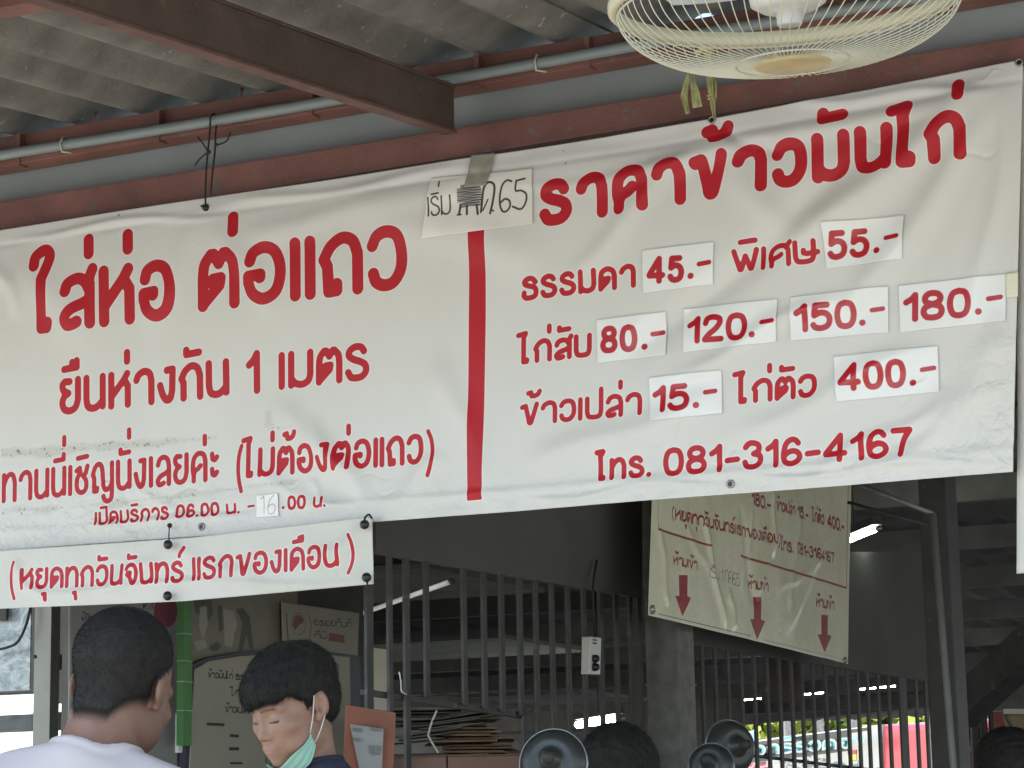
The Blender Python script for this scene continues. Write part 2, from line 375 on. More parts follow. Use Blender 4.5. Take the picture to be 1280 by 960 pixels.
# ================================================================== SETTING
YB = 4.5                                    # plane of the big banner
M = {}
M['concrete'] = mat('floor concrete', (.27, .25, .21), .85, scale=1.5, bump=.3)
M['asphalt'] = mat('yard asphalt', (.2, .2, .19), .9, scale=2)
M['rust'] = mat('red oxide paint', (.185, .082, .064), .6, var=.3, scale=7, bump=.35, bscale=120, chips=(.13, .11, .095), cscale=22, cthr=.63)
M['rustdark'] = mat('dark oxide paint', (.082, .056, .042), .65, var=.3, scale=9, bump=.3, chips=(.13, .075, .055), cscale=26, cthr=.64)
M['flange'] = mat('worn red flange paint', (.115, .06, .046), .6, var=.35, scale=14, bump=.3)
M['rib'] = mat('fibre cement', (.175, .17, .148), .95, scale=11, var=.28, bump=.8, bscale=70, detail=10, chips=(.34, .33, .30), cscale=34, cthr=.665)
M['grey'] = mat('blue grey panel paint', (.245, .27, .26), .6, var=.12, scale=5)
M['pipe'] = mat('grey plastic conduit', (.2, .235, .23), .4, var=.08)
M['dark'] = mat('dark steel', (.042, .041, .037), .65, var=.35, scale=14, bump=.3, chips=(.09, .075, .06), cscale=20, cthr=.64)
M['darkroof'] = mat('sooty roof sheet', (.12, .12, .11), .9, var=.3, scale=4)
M['darker'] = mat('dusty timber', (.115, .113, .102), .85, var=.3, scale=6)
M['pillar'] = mat('pillar cement', (.17, .168, .15), .9, var=.3, scale=22, bump=.5)
M['black'] = mat('black plastic', (.012, .012, .012), .35)
M['blackcord'] = mat('black cord', (.015, .015, .013), .7)
M['white'] = mat('white plastic', (.55, .55, .5), .35, var=.05)
M['cream'] = mat('cream enamel wire', (.46, .43, .31), .35, var=.06)
M['creamrim'] = mat('cream plastic rim', (.52, .49, .34), .35, var=.06)
M['gold'] = mat('aged gold disc', (.42, .34, .18), .45, var=.15, scale=30)
M['ribbon'] = mat('faded yellow ribbon', (.42, .42, .19), .8, var=.25, scale=60)
M['alu'] = mat('aluminium frame', (.19, .187, .155), .4, metal=.4, var=.15)
M['zinc'] = mat('dull metal ring', (.32, .32, .3), .35, metal=.8)
M['lampglow'] = mat('lit fluorescent tube', (.9, .95, .9), .4, emit=(.9, 1, .86), est=16.0)
M['card'] = mat('brown cardboard', (.26, .17, .105), .85, var=.3, scale=14)
M['cardgrey'] = mat('dusty cardboard', (.14, .135, .11), .85, var=.3, scale=14)
M['crate'] = mat('pinkish box board', (.21, .125, .095), .8, var=.15)

bx_ = box('floor', (-14, -1.5, -.1), (10, 18, 0), M['concrete']); tag(bx_, kind='structure')
g = box('ground', (-300, -200, -.3), (300, 400, -.104), M['asphalt']); tag(g, kind='structure')

def lin(p, q, Y):
    """z along X of a line through two photo points lying on plane Y"""
    a, b = at(*p, Y=Y), at(*q, Y=Y); k = (b[2] - a[2]) / (b[0] - a[0]); return lambda x: a[2] + k * (x - a[0])
XL, XR = -5.2, 2.2
def band(name, t0, t1, b0, b1, Y, thick, m, parent=None, bevel=.003, x0=XL, x1=XR):
    zt, zb = lin(t0, t1, Y), lin(b0, b1, Y)
    return plate(name, [(x0, Y, zb(x0)), (x1, Y, zb(x1)), (x1, Y, zt(x1)), (x0, Y, zt(x0))], thick, m, parent, bevel)
# ---- fascia behind the banner
o = band('steel_beam', (0, 252), (1280, 45), (0, 290), (1280, 80), YB + .03, .1, M['rust'])
tag(o, 'long red oxide steel beam running right behind the banner top', 'beam')
o = band('fascia_panel', (0, 200), (800, 62), (0, 256), (1280, 49), YB + .075, .012, M['grey'], bevel=0)
tag(o, 'blue grey fascia panel between the two red steel beams', 'panel')
t = purl_top = empty('roof_purlin', (XL, YB, 2.9), 'red painted angle iron under the roof sheet ends, above the grey panel', 'purlin')
zpt = lin((0, 172), (787, 37), YB + .02)
band('upright_plate', (0, 172), (787, 37), (0, 203), (800, 64), YB + .02, .02, M['rust'], t)
band('lower_lip', (0, 200), (800, 62), (0, 209), (800, 71), YB + .0, .06, M['rust'], t, .002)
for x in (25, 199, 390, 597, 735):
    ya = 172 - .1715 * x; p = at(x, ya + 2, Y=YB + .005); q = at(x, ya + 40, Y=YB + .005)
    box('bracket', (p[0] - .006, YB - .004, q[2]), (p[0] + .006, YB + .03, p[2] + .003), M['rust'], t, .001)
zc = lin((0, 195), (800, 57), YB - .02)
pts = [(x, YB - .018 + .002 * math.sin(x * 2), zc(x) + .003 * math.sin(x * 3.1)) for x in np.linspace(XL, XR, 60)]
t = empty('conduit_pipe', pts[0], 'long grey plastic conduit pipe fixed along the red purlin', 'pipe')
tube('pipe', pts, .0125, M['pipe'], t, 12)
for x in (80, 672):
    c = at(x, 195 - .1725 * x, Y=YB - .018)
    v, f = tube_geo([(c[0], c[1] + .03, c[2] + .018), (c[0], c[1] - .006, c[2] + .017), (c[0], c[1] - .016, c[2]), (c[0], c[1] - .008, c[2] - .018), (c[0] + .02, c[1], c[2] - .022)], .0025, 6)
    from_np('pipe_clip', v, f, M['cream'], t)
M['hook'] = mat('pinkish primer hook', (.42, .22, .2), .6)
for x, y, dx in ((494, 82, 7), (603, 57, 5), (705, 44, 9), (300, 118, 3), (117, 148, 4)):
    tube('hook_bolt', [at(x, y + 6, Y=YB + .045), at(x + dx, y - 7, Y=YB + .06)], .005, M['hook'], purl_top, 8)
# ---- corrugated roof over the viewer's side
SL = math.tan(math.radians(6.9)); PER = .177
roof = empty('corrugated_roof', (XL, YB, 2.95), 'underside of weathered grey corrugated roof sheets above the banner', 'roof')
xc = at(300, 125, Y=YB + .05)[0]
def zroof(X, Y, lift=0): return zpt(X) - .001 + .024 * (1 + math.cos(2 * math.pi * (X - xc) / PER)) + SL * (Y - YB) + lift
k0 = int((XL - xc) / PER); nper = 5
for i in range(-6, 8):
    xa = xc + (i * nper - .5) * PER
    if xa > XR or xa + nper * PER < XL: continue
    xs = np.linspace(xa, xa + (nper + .35) * PER, 66); ys = np.linspace(2.35, YB + .22, 10); lift = .007 * (i % 2)  # unseen near end of the sheets cut short so daylight reaches the banner
    vs = [(x, y + .004 * math.sin(x * 40), zroof(x, y, lift)) for y in ys for x in xs]; nx = len(xs); nv = len(vs)
    vs += [(a, b, c + .006) for a, b, c in vs]
    fs = [(j * nx + k, j * nx + k + 1, (j + 1) * nx + k + 1, (j + 1) * nx + k) for j in range(len(ys) - 1) for k in range(nx - 1)]
    fs += [tuple(nv + q for q in reversed(f_)) for f_ in fs]
    fs += [(k + 1, k, nv + k, nv + k + 1) for k in range(nx - 1)]; b0 = (len(ys) - 1) * nx
    fs += [(b0 + k, b0 + k + 1, nv + b0 + k + 1, nv + b0 + k) for k in range(nx - 1)]
    from_np('roof_sheet', vs, fs, M['rib'], roof)
# ---- rafter running towards the viewer
c = at(566, 108, Y=YB - .01); cb = at(558, 160, Y=YB - .01); hgt = c[2] - cb[2]
raf = empty('roof_rafter', (c[0], YB, cb[2]), 'heavy dark brown steel rafter running from top left to the red beam', 'rafter')
Yn = 2.4; dz = SL * (YB - Yn)
def rprism(name, x0, x1, z0, z1, m, par, bev=.002, ya=YB + .0, yb=Yn):
    return hexa(name, [(x0, ya, z0), (x1, ya, z0), (x1, ya, z1), (x0, ya, z1), (x0, yb, z0 - SL * (ya - yb)), (x1, yb, z0 - SL * (ya - yb)), (x1, yb, z1 - SL * (ya - yb)), (x0, yb, z1 - SL * (ya - yb))], m, par, bev)
X1 = c[0]; Zb = cb[2] - .008; Zt = c[2] - .002
rprism('web', X1 - .012, X1, Zb + .004, Zt, M['rustdark'], raf, ya=YB - .004)
rprism('lower_flange', X1 - .030, X1 + .004, Zb - .004, Zb + .004, M['flange'], raf)
rprism('back_web', X1 - .026, X1 - .020, Zb + .0045, Zt - .001, M['rust'], raf, ya=YB - .004)
rprism('upper_flange', X1 - .030, X1 + .003, Zt + .001, Zt + .008, M['rustdark'], raf)
pa = at(0, 18, Y=3.45); pb = at(56, -2, Y=3.45)
o = beam('roof_purlin', (XL, 3.45, pa[2] + .03), (-1.9, 3.45, pa[2] + .03), .05, .06, M['rust'], bevel=.002); tag(o, 'red steel cross purlin crossing the top left corner of the roof', 'purlin')

# ================================================================== THE BIG BANNER
INK = (.40, .008, .016)
M['vinyl'] = sheet_mat('white vinyl banner', (.60, .597, .562), INK, rough=.5, coat=.07, stain=.04, bump=.4)
M['vinyl2'] = sheet_mat('white vinyl strip', (.56, .552, .50), INK, rough=.5, coat=.12, stain=.08, bump=.3)
M['paper'] = sheet_mat('sticker paper', (.71, .72, .70), INK, rough=.3, halo=None, stain=.02, coat=.4, bump=.12)
M['note'] = sheet_mat('paper note under clear tape', (.72, .71, .66), INK, ink2=(.055, .055, .055), rough=.3, halo=None, stain=.12, coat=.5, bump=.3)
top = [(-60, 297), (0, 287.5), (120, 269), (257, 248), (400, 226), (600, 194), (760, 170), (890, 149), (1080, 113), (1278, 73)]
bot = [(-60, 692), (0, 688), (240, 671), (470, 652), (640, 640), (780, 628), (913, 618), (1020, 610), (1150, 599), (1266, 589.5)]
B = Sheet({'Y': YB}, top, bot, .0025)
W = [  # text, ink left, ink right, baseline left, baseline right, height, stroke
 ("ใส่ห่อ", 45, 221, 418, 400, 77, 15.2), ("ต่อแถว", 247, 508, 391, 360, 80, 15.2),
 ("ยืนห่างกัน", 73, 286, 519.5, 495.5, 48, 9.4), ("1", 306, 324, 494, 491.5, 56, 9.4), ("เมตร", 346.5, 460, 487.5, 474.5, 48, 9.2),
 ("ทานนี่เชิญนั่งเลยค่ะ", 1, 273, 629.5, 601, 40, 6.6), ("(", 294, 303, 606, 605, 46, 5.6), ("ไม่ต้องต่อแถว", 306, 529, 598, 580, 38.5, 6.9), (")", 532, 543, 586, 585, 45, 5.6),
 ("เปิดบริการ", 118, 211, 657.5, 650, 18, 3.9), ("06.00", 219, 273, 648.7, 645, 18.5, 4), ("น.", 281, 299, 643.5, 642, 14.5, 3.8), ("-", 308, 318, 639, 638, 15, 3.2),
 (".", 352, 356.5, 637, 636.6, 18, 4), ("00", 359, 383, 638, 636.5, 18.5, 4), ("น.", 392, 409.5, 635.5, 634.5, 15, 3.8),
 ("ราคาข้าวมันไก่", 673, 1209, 285, 199, 61, 15.3),
 ("ธรรมดา", 651, 795, 376.5, 359.5, 31, 6.9), ("พิเศษ", 914, 1021, 342, 329, 30.5, 6.7),
 ("ไก่สับ", 651, 740, 456, 446, 30.5, 6.7), ("ข้าวเปล่า", 650, 804, 533.5, 519.5, 30, 6.4), ("ไก่ตัว", 923, 1022, 506, 497, 31, 6.8),
 ("โทร.", 749, 816, 602.5, 597, 29, 6.7), ("081-316-4167", 830, 1142, 597, 571, 37.5, 7.4)]
for a in W: B.write(*a)
B.poly('ink', [(585.5, 262), (606, 260), (606.5, 400), (604, 625), (585, 626.5), (585, 400)])
# dark specks and old tape residue
for x, y, r in ((150, 269, 2), (490, 305, 1.2), (250, 305, 1), (703, 187, 1.6), (706, 203, 1.8), (3, 641, 1.6), (26, 641, 1.6), (365, 288, .8), (932, 150, .9)):
    B.line('ink2', [(x, y), (x + .5, y + 1.2)], r)
for q in ([(0, 560), (60, 556), (140, 551), (200, 547), (270, 543), (270, 549), (190, 561), (120, 566), (50, 572), (0, 573)],
          [(0, 634), (60, 632), (150, 624), (260, 612), (330, 603), (390, 598), (390, 602), (320, 611), (250, 620), (140, 633), (60, 640), (0, 643)],
          [(328, 508), (343, 508), (341, 536), (326, 536)], [(345, 533), (378, 531), (379, 547), (376, 547), (375, 535), (346, 537)]):
    B.poly('grime', q, 0)
B.att['grime'] += (.009 * noise2(B.a * 7, B.b * 16, 3, 4)).astype(np.float32) + .003
def gauss_fold(Sx, p, q, wd, amp, taper=.25):
    P, Q = Sx.uv(p), Sx.uv(q); d = Q - P; L2 = d @ d; t = ((Sx.a - P[0]) * d[0] + (Sx.b - P[1]) * d[1]) / L2
    D = ((Sx.a - P[0]) * -d[1] + (Sx.b - P[1]) * d[0]) / math.sqrt(L2)
    D = D + .008 * np.sin(t * 9 + p[0]) ; e = np.clip(t / taper, 0, 1) * np.clip((1 - t) / taper, 0, 1); e = e * e * (3 - 2 * e)
    Sx.disp += amp * e * np.exp(-(D / wd) ** 2)
sc_ = lambda x: x
B.disp += .010 * noise2(B.a * .6, B.b * .8, 5, 1) + .0022 * noise2(B.a * 1.7, B.b * 2.2, 6, 1)
for p, q, wd, amp in [((0, 300), (300, 262), .010, .005), ((255, 262), (620, 205), .012, .005), ((270, 300), (640, 220), .03, .007), ((420, 250), (700, 330), .05, .008),
    ((1275, 80), (960, 330), .035, .014), ((1275, 90), (1040, 420), .03, .010), ((1278, 100), (700, 240), .02, .007), ((1270, 80), (1215, 420), .02, .006), ((1100, 180), (760, 480), .03, -.008), ((960, 130), (1250, 110), .012, .005),
    ((890, 160), (700, 360), .025, .006), ((890, 160), (1000, 330), .03, .005), ((890, 155), (980, 200), .014, -.004), ((257, 262), (180, 420), .03, .005), ((257, 262), (350, 400), .03, .004),
    ((1060, 360), (830, 480), .018, .006), ((900, 500), (640, 590), .03, .008), ((1180, 420), (900, 560), .025, .006), ((1270, 400), (1150, 560), .03, .007), ((1268, 470), (1100, 590), .02, .006), ((1190, 500), (1000, 600), .015, .005),
    ((470, 648), (380, 520), .02, .006), ((470, 648), (560, 560), .02, .004), ((465, 650), (300, 590), .018, .004), ((0, 660), (420, 630), .01, -.003),
    ((640, 626), (920, 600), .008, .004), ((910, 600), (1266, 572), .008, .005), ((330, 500), (470, 620), .03, .006), ((540, 430), (620, 640), .03, .006), ((0, 320), (120, 420), .05, .006), ((-20, 300), (30, 400), .02, .006),
    ((560, 200), (900, 160), .03, -.006), ((620, 240), (900, 200), .012, .002), ((170, 600), (260, 690), .012, .003), ((100, 640), (190, 690), .012, .003), ((380, 600), (430, 645), .01, .003)]:
    gauss_fold(B, p, q, wd, amp * (1.25 if p[0] > 600 else 1.15))
rc = np.random.default_rng(21)
for k in range(34):            # sharp little creases, mostly at the lower right, the lower edge and below the eyelets
    zx = [(1120, 1270, 430, 590), (900, 1270, 540, 600), (0, 460, 600, 660), (560, 900, 560, 635), (1000, 1275, 100, 260)][k % 5]
    x0, y0 = rc.uniform(zx[0], zx[1]), rc.uniform(zx[2], zx[3]); an = rc.uniform(-1.1, .3); ln = rc.uniform(18, 75)
    gauss_fold(B, (x0, y0), (x0 + ln * math.cos(an), y0 + ln * math.sin(an)), rc.uniform(.003, .006), rc.uniform(-.0018, .0022), .4)
edge = np.clip((.12 - B.v) / .12, 0, 1); redge = np.clip((B.u - .93) / .07, 0, 1) * np.clip((.6 - B.v) / .5, 0, 1)
lowleft = np.clip((.30 - B.v) / .2, 0, 1) * np.clip((.33 - B.u) / .1, 0, 1)
B.disp += .0024 * edge * noise2(B.a * 6, B.b * 9, 8, 3) + .003 * redge * noise2(B.a * 7, B.b * 6, 9, 3)
B.disp += .0035 * np.exp(-((B.v - .055) / .012) ** 2) - .002 * np.exp(-((B.v - .95) / .01) ** 2)
B.att['crinkle'] = np.clip(.02 + .5 * edge + .8 * redge + .5 * lowleft, 0, 1).astype(np.float32)
ban = empty('price_banner', at(640, 640, Y=YB), 'large white vinyl banner with red Thai lettering and a list of prices', 'banner')
B.build('sheet', M['vinyl'], ban, .001)
def bdisp(px, py):
    q = B.uv((px, py)); i = np.argmin((B.a - q[0]) ** 2 + (B.b - q[1]) ** 2); return B.disp[i]
def eyelet(px, py, Y, parent, knob=False, r=.0085):
    c = at(px, py, Y=Y)
    if knob: return lathe('knob', [(0, .012), (.006, .011), (.0095, .007), (.0105, .002), (.0095, -.001), (0, -.001)], c + np.array([0, -.002, 0]), (0, -1, 0), M['black'], parent, 16)
    return lathe('eyelet', [(r * .55, -.001), (r * .55, .0022), (r * .75, .0032), (r, .002), (r * 1.05, 0), (r * 1.05, -.001)], c, (0, -1, 0), M['zinc'], parent, 20)
for x, y in ((257, 259), (890, 150), (913, 605), (1274, 78), (252, 658.5)):
    yy = YB - bdisp(x, y) - .001
    eyelet(x, y, yy, ban); lathe('eyelet_hole', [(0, .0008), (.005, .0008)], at(x, y, Y=yy), (0, -1, 0), M['black'], ban, 14)
# ---- stickers, each a sheet taped on the banner
def patch(name, corners, texts, m, label, cat, group=None, off=.0032, extra=None, dx=.0019, follow=True):
    """corners: top left, top right, bottom right, bottom left in photo pixels"""
    tl, tr, br, bl = corners
    s = Sheet({'Y': YB}, [tl, tr], [bl, br], dx)
    for a in texts: s.write(*a)
    if extra: extra(s)
    if follow:
        # take the banner's relief under it (coarse lookup)
        A2 = B.a.reshape(B.ny, B.nx); D2 = B.disp.reshape(B.ny, B.nx); Z2 = B.b.reshape(B.ny, B.nx); vv = np.full(len(s.a), .5)
        lerp = lambda row, f: np.interp(f, np.arange(B.nx), row)
        for _ in range(6):       # where on the banner's own grid does each sticker vertex lie
            al = A2[0, 0] * (1 - vv) + A2[-1, 0] * vv; ar = A2[0, -1] * (1 - vv) + A2[-1, -1] * vv
            fx = np.clip((s.a - al) / (ar - al), 0, 1) * (B.nx - 1); zb, zt = lerp(Z2[0], fx), lerp(Z2[-1], fx); vv = np.clip((s.b - zb) / (zt - zb), 0, 1)
        fy = vv * (B.ny - 1); c0 = np.clip(np.floor(fx).astype(int), 0, B.nx - 2); r0 = np.clip(np.floor(fy).astype(int), 0, B.ny - 2); tx_, ty_ = fx - c0, fy - r0
        s.disp += (D2[r0, c0] * (1 - tx_) + D2[r0, c0 + 1] * tx_) * (1 - ty_) + (D2[r0 + 1, c0] * (1 - tx_) + D2[r0 + 1, c0 + 1] * tx_) * ty_
    s.disp += off + .0006 * noise2(s.a * 8, s.b * 8, int(corners[0][0]) % 97, 2)
    s.att['crinkle'][:] = .05
    return tag(s.build(name, m, None, .0006), label, cat, group)
PS = 'white price stickers taped on the banner'
patch('price_sticker', [(803, 313), (893, 302.5), (891, 355), (804.5, 367)], [("45", 809, 856, 356, 353.5, 35, 7.6), (".", 860, 868, 350, 349.5, 30, 8), ("-", 871.5, 890, 344, 341.5, 34, 6)], M['paper'], 'white sticker printed 45.- in red, at the left end of the top price row', 'sticker', PS)
patch('price_sticker', [(1029, 280), (1130.7, 269), (1129, 325), (1033, 336)], [("55", 1035, 1087.5, 326.5, 321.5, 37, 7.6), (".", 1092.5, 1101, 318.5, 317.7, 30, 8), ("-", 1105, 1125, 311.5, 309, 34, 6)], M['paper'], 'white sticker printed 55.- in red, highest on the banner', 'sticker', PS)
patch('price_sticker', [(746, 400), (832, 389.5), (833, 444), (747.5, 454.5)], [("80", 751, 797, 443, 439.8, 35, 7.4), (".", 801.5, 809.5, 438, 437.3, 30, 8), ("-", 812.5, 831, 431, 428.5, 34, 6)], M['paper'], 'white sticker printed 80.- in red, leftmost in its row', 'sticker', PS)
patch('price_sticker', [(853, 385.5), (972.7, 374), (971, 428), (855, 441)], [("120", 859, 935, 431, 426, 36, 7.4), (".", 938, 946, 424, 423.4, 30, 8), ("-", 950.5, 970, 417, 415, 34, 6)], M['paper'], 'white sticker printed 120.- in red, between the 80.- and 150.- stickers', 'sticker', PS)
patch('price_sticker', [(988.5, 372), (1110.8, 358), (1111, 415.5), (988.5, 426.5)], [("150", 993.5, 1071.6, 417, 411, 36.5, 7.6), (".", 1074.5, 1083, 408.5, 408, 30, 8), ("-", 1087.5, 1107, 401.5, 399.5, 34, 6)], M['paper'], 'white sticker printed 150.- in red, just left of 180.-', 'sticker', PS)
patch('price_sticker', [(1123, 357), (1258, 342), (1257, 401), (1125.6, 415.5)], [("180", 1129, 1214, 404, 397, 38.5, 7.9), (".", 1219, 1228, 394.5, 394, 30, 8.2), ("-", 1232.5, 1254, 387.5, 385, 35, 6.3)], M['paper'], 'white sticker printed 180.- in red, rightmost on the banner', 'sticker', PS)
patch('price_sticker', [(812, 472.5), (903, 463), (904, 517), (815.5, 527.5)], [("15", 817, 864, 518, 513.8, 35.5, 7.4), (".", 868, 876.5, 512, 511.5, 30, 8), ("-", 880, 898, 504.5, 502.5, 34, 6)], M['paper'], 'white sticker printed 15.- in red, lower left near the divider', 'sticker', PS)
patch('price_sticker', [(1042.5, 446), (1172.6, 432.4), (1174.6, 490), (1047, 503)], [("400", 1049, 1133, 491, 485, 36.5, 7.5), (".", 1137.5, 1146.5, 483.5, 483, 30, 8.2), ("-", 1150, 1171, 476, 473.5, 34, 6)], M['paper'], 'white sticker printed 400.- in red, lowest on the banner', 'sticker', PS)
M['tape'] = mat('yellowed masking tape', (.66, .64, .5), .5, var=.1)
patch('tape_strip', [(1257, 342), (1273, 339.5), (1273, 371), (1258, 373)], [], M['tape'], 'small yellowed tape tab at the right end of the 180.- sticker', 'tape', off=.0052, dx=.004)
patch('tape_strip', [(590, 194), (618, 191), (609, 232), (582, 235)], [], mat('grey smeared tape', (.27, .26, .21), .4, var=.45, scale=18), 'grey smeared tape strip above the handwritten paper note', 'tape', off=.0075, dx=.004)
def hand(s):
    K = 'ink2'; f = lambda *P: [(500 + x / 5.818, 160 + y / 5.818) for x, y in P]
    L_ = lambda P, wd=2.2, sm=True: s.line(K, f(*P), wd, sm)
    s.write("เริ่ม", 536, 565, 272, 268.5, 25, 2.3, key=K, gap=.5)
    for k, y in enumerate(range(415, 575, 9)):
        e = 40 if (y < 440 or y > 540) else 0; L_([(425 + e * .6, y + 8 + 3 * (k % 3)), (500, y + 2), (592 - e * .2, y - 4 - 4 * (k % 2))], 1.25)
    L_([(445, 560), (436, 632)], 3); L_([(490, 566), (492, 630)], 3); L_([(560, 560), (570, 628)], 3); L_([(424, 636), (450, 633)])
    L_([(592, 612), (600, 520), (612, 440), (640, 398), (676, 402), (688, 440), (676, 530), (658, 622)], 3); L_([(640, 520), (606, 600)], 2); L_([(678, 600), (680, 604)], 2.4)
    L_([(812, 388), (780, 380), (748, 410), (728, 480), (728, 560), (748, 606), (778, 604), (800, 570), (796, 530), (764, 516), (730, 545)], 2.6)
    L_([(910, 368), (846, 384)], 2.6, False); L_([(846, 384), (842, 455), (880, 455), (918, 480), (915, 540), (880, 590), (820, 572)], 2.6)
patch('paper_note', [(539, 223), (665, 210), (666, 280), (528, 299)], [], M['note'], 'handwritten white paper note taped at the top middle of the banner', 'note', off=.0042, extra=hand, dx=.0016)
def pencil(s): s.line('ink2', [(326, 624), (330, 620), (331, 642)], 1.2); s.line('ink2', [(343, 619), (338, 624), (335.5, 634), (337, 642), (343, 641), (345, 634), (341, 630), (336, 633)], 1.2, True)
patch('paper_note', [(320.6, 619.5), (347.7, 616.5), (349, 645), (321, 647.5)], [], sheet_mat('pencilled paper patch', (.76, .76, .73), INK, ink2=(.28, .28, .27), rough=.4, halo=None, stain=.05, bump=.1), 'tiny white patch with pencilled 16 pasted in the opening hours line', 'note', off=.0032, extra=pencil)
# ---- narrow banner hung below on the left
s = Sheet({'Y': YB - .02}, [(-60, 694), (0, 688.5), (240, 671.5), (464.5, 645.5)], [(-60, 766), (0, 761), (230, 751.5), (467, 730)], .0026)
for a in [("(", 12.5, 20, 742, 741.5, 37, 4.6), ("หยุดทุกวันจันทร์", 26, 230, 738, 729, 28.5, 5.6), ("แรกของเดือน", 240, 424, 727, 709, 31, 5.7), (")", 433, 443.5, 709, 708.5, 39, 4.8)]: s.write(*a)
s.disp += .006 * noise2(s.a * .9, s.b * .8, 12, 1) + .0016 * noise2(s.a * 3, s.b * 5, 13, 2)
for p, q, wd, amp in [((0, 740), (460, 725), .01, .004), ((211, 690), (120, 740), .015, .004), ((460, 655), (380, 720), .02, .005), ((10, 700), (60, 760), .012, .005), ((211, 690), (330, 730), .02, .004)]: gauss_fold(s, p, q, wd, amp)
s.att['crinkle'][:] = .22
sub = empty('closing_day_banner', at(230, 750, Y=YB - .02), 'narrow white banner strip with one line of red Thai text under the big banner', 'banner')
s.build('sheet', M['vinyl2'], sub, .001)
for x, y in ((211.5, 681), (211, 745), (457, 656), (459.5, 722)): eyelet(x, y, YB - .034, sub, True)
def bez(name, P, r, m, par=None, n=6): return tube(name, catmull([np.array(p) for p in P], 5), r, m, par, n)
tie = empty('cord_tie', at(212, 658, Y=YB - .02), 'thin dark tie joining both banners near the middle of the narrow strip', 'cord')
bez('cord', [at(212, 657, Y=YB - .02), at(211.2, 667, Y=YB - .026), at(211.5, 680, Y=YB - .038)], .0014, M['blackcord'], tie)
lathe('knot', [(0, .006), (.005, .004), (.006, 0), (0, -.004)], at(212.5, 657, Y=YB - .018), (0, -1, 0), M['blackcord'], tie, 10)
tie = empty('cord_tie', at(460, 645, Y=YB - .02), 'short black tie looped at the right end of the narrow strip', 'cord')
bez('cord', [at(457, 655, Y=YB - .04), at(456, 648, Y=YB - .036), at(461, 643, Y=YB - .03), at(465, 648, Y=YB - .02)], .0022, M['blackcord'], tie)
bez('cord', [at(459.5, 722, Y=YB - .036), at(459, 728, Y=YB - .034), at(459.5, 735, Y=YB - .03)], .002, M['blackcord'], tie)
# ---- second white sheet at the right end
s = Sheet({'Y': YB + .03}, [(1273, 84), (1400, 62)], [(1270.5, 717), (1400, 706)], .012)
s.disp += .008 * noise2(s.a * 1.4, s.b * 1.6, 31, 2); s.att['crinkle'][:] = .3
tag(s.build('white_banner', M['vinyl2'], None, .001), 'plain white sheet edge hanging past the right end of the big banner', 'banner')
# ---- black strings at the upper left
st = empty('black_string', at(258, 260, Y=YB), 'knotted black cord holding the banner from the conduit pipe at upper left', 'cord')
Yc = YB - .035
P_ = lambda x, y, d=0: at(x / 3.2, y / 3.2, Y=Yc - d)
bez('strand', [P_(842, 470, .005), P_(838, 540), P_(832, 600), P_(825, 680), P_(822, 760), P_(822, 825)], .0022, M['blackcord'], st)
bez('strand', [P_(862, 535), P_(860, 600), P_(850, 690), P_(842, 780)], .0022, M['blackcord'], st)
bez('tail', [P_(832, 605), P_(812, 575), P_(790, 548)], .0018, M['blackcord'], st)
bez('tail', [P_(832, 608), P_(800, 635), P_(780, 662)], .0018, M['blackcord'], st)
bez('tail', [P_(868, 580), P_(905, 565), P_(922, 530)], .0018, M['blackcord'], st)
bez('loop', [P_(842, 470, .005), P_(850, 455, -.02), P_(866, 470, -.03), P_(862, 540)], .0018, M['blackcord'], st)
for x, y, r in ((834, 608, .0055), (866, 578, .004), (823, 832, .008)): lathe('knot', [(0, r), (r * .8, r * .6), (r, 0), (r * .7, -r * .7), (0, -r)], P_(x, y, .003), (.3, -1, .2), M['blackcord'], st, 10)
bez('tail', [P_(823, 828), P_(812, 822, .004), P_(803, 826, .008)], .0022, M['blackcord'], st)
# ---- yellow ribbons behind the fan
rb = empty('ribbon_tie', at(885, 90, Y=YB - .03), 'faded yellow cloth ribbon tied above the banner eyelet under the fan', 'ribbon')
def strap(name, pts, wds, m, par, Y, th=.0012):
    """flat ribbon along photo points, with a width in photo pixels"""
    P = catmull([np.array([p[0], p[1], w]) for p, w in zip(pts, wds)], 5); vs = []; fs = []
    for i, (x, y, w) in enumerate(P):
        d = P[min(i + 1, len(P) - 1)][:2] - P[max(i - 1, 0)][:2]; d = d / (np.linalg.norm(d) + 1e-9); nn = np.array([-d[1], d[0]])
        for k, e in enumerate((-1, -.5, 0, .5, 1)):
            q = at(x + nn[0] * w / 2 * e, y + nn[1] * w / 2 * e, Y=Y - .004 * math.cos(e * 7 + i * .5)); vs.append(q)
    n = len(P)
    for i in range(n - 1):
        for k in range(4): a = i * 5 + k; fs.append((a, a + 1, a + 6, a + 5))
    nv = len(vs); vs += [v + np.array([0, th, 0]) for v in vs]; fs += [tuple(nv + q for q in reversed(f)) for f in fs]
    return from_np(name, vs, fs, m, par)
R_ = lambda x, y: (760 + x / 4.923, y / 4.923)
strap('band', [R_(600, 240), R_(610, 330), R_(620, 450), R_(632, 560), R_(655, 725)], [12, 9, 8, 7, 4], M['ribbon'], rb, YB - .05)
strap('band', [R_(640, 440), R_(652, 520), R_(655, 600), R_(658, 700)], [5, 6, 5, 2], M['ribbon'], rb, YB - .042)
strap('tail', [R_(500, 435), R_(480, 520), R_(470, 600), R_(490, 700)], [3, 7, 8, 5], M['ribbon'], rb, YB - .055)
strap('tail', [R_(528, 435), R_(520, 480), R_(535, 560), R_(550, 660)], [3, 5, 10, 12], M['ribbon'], rb, YB - .06)
strap('tail', [R_(495, 440), R_(462, 560), R_(452, 610)], [2, 4, 3], M['ribbon'], rb, YB - .05)
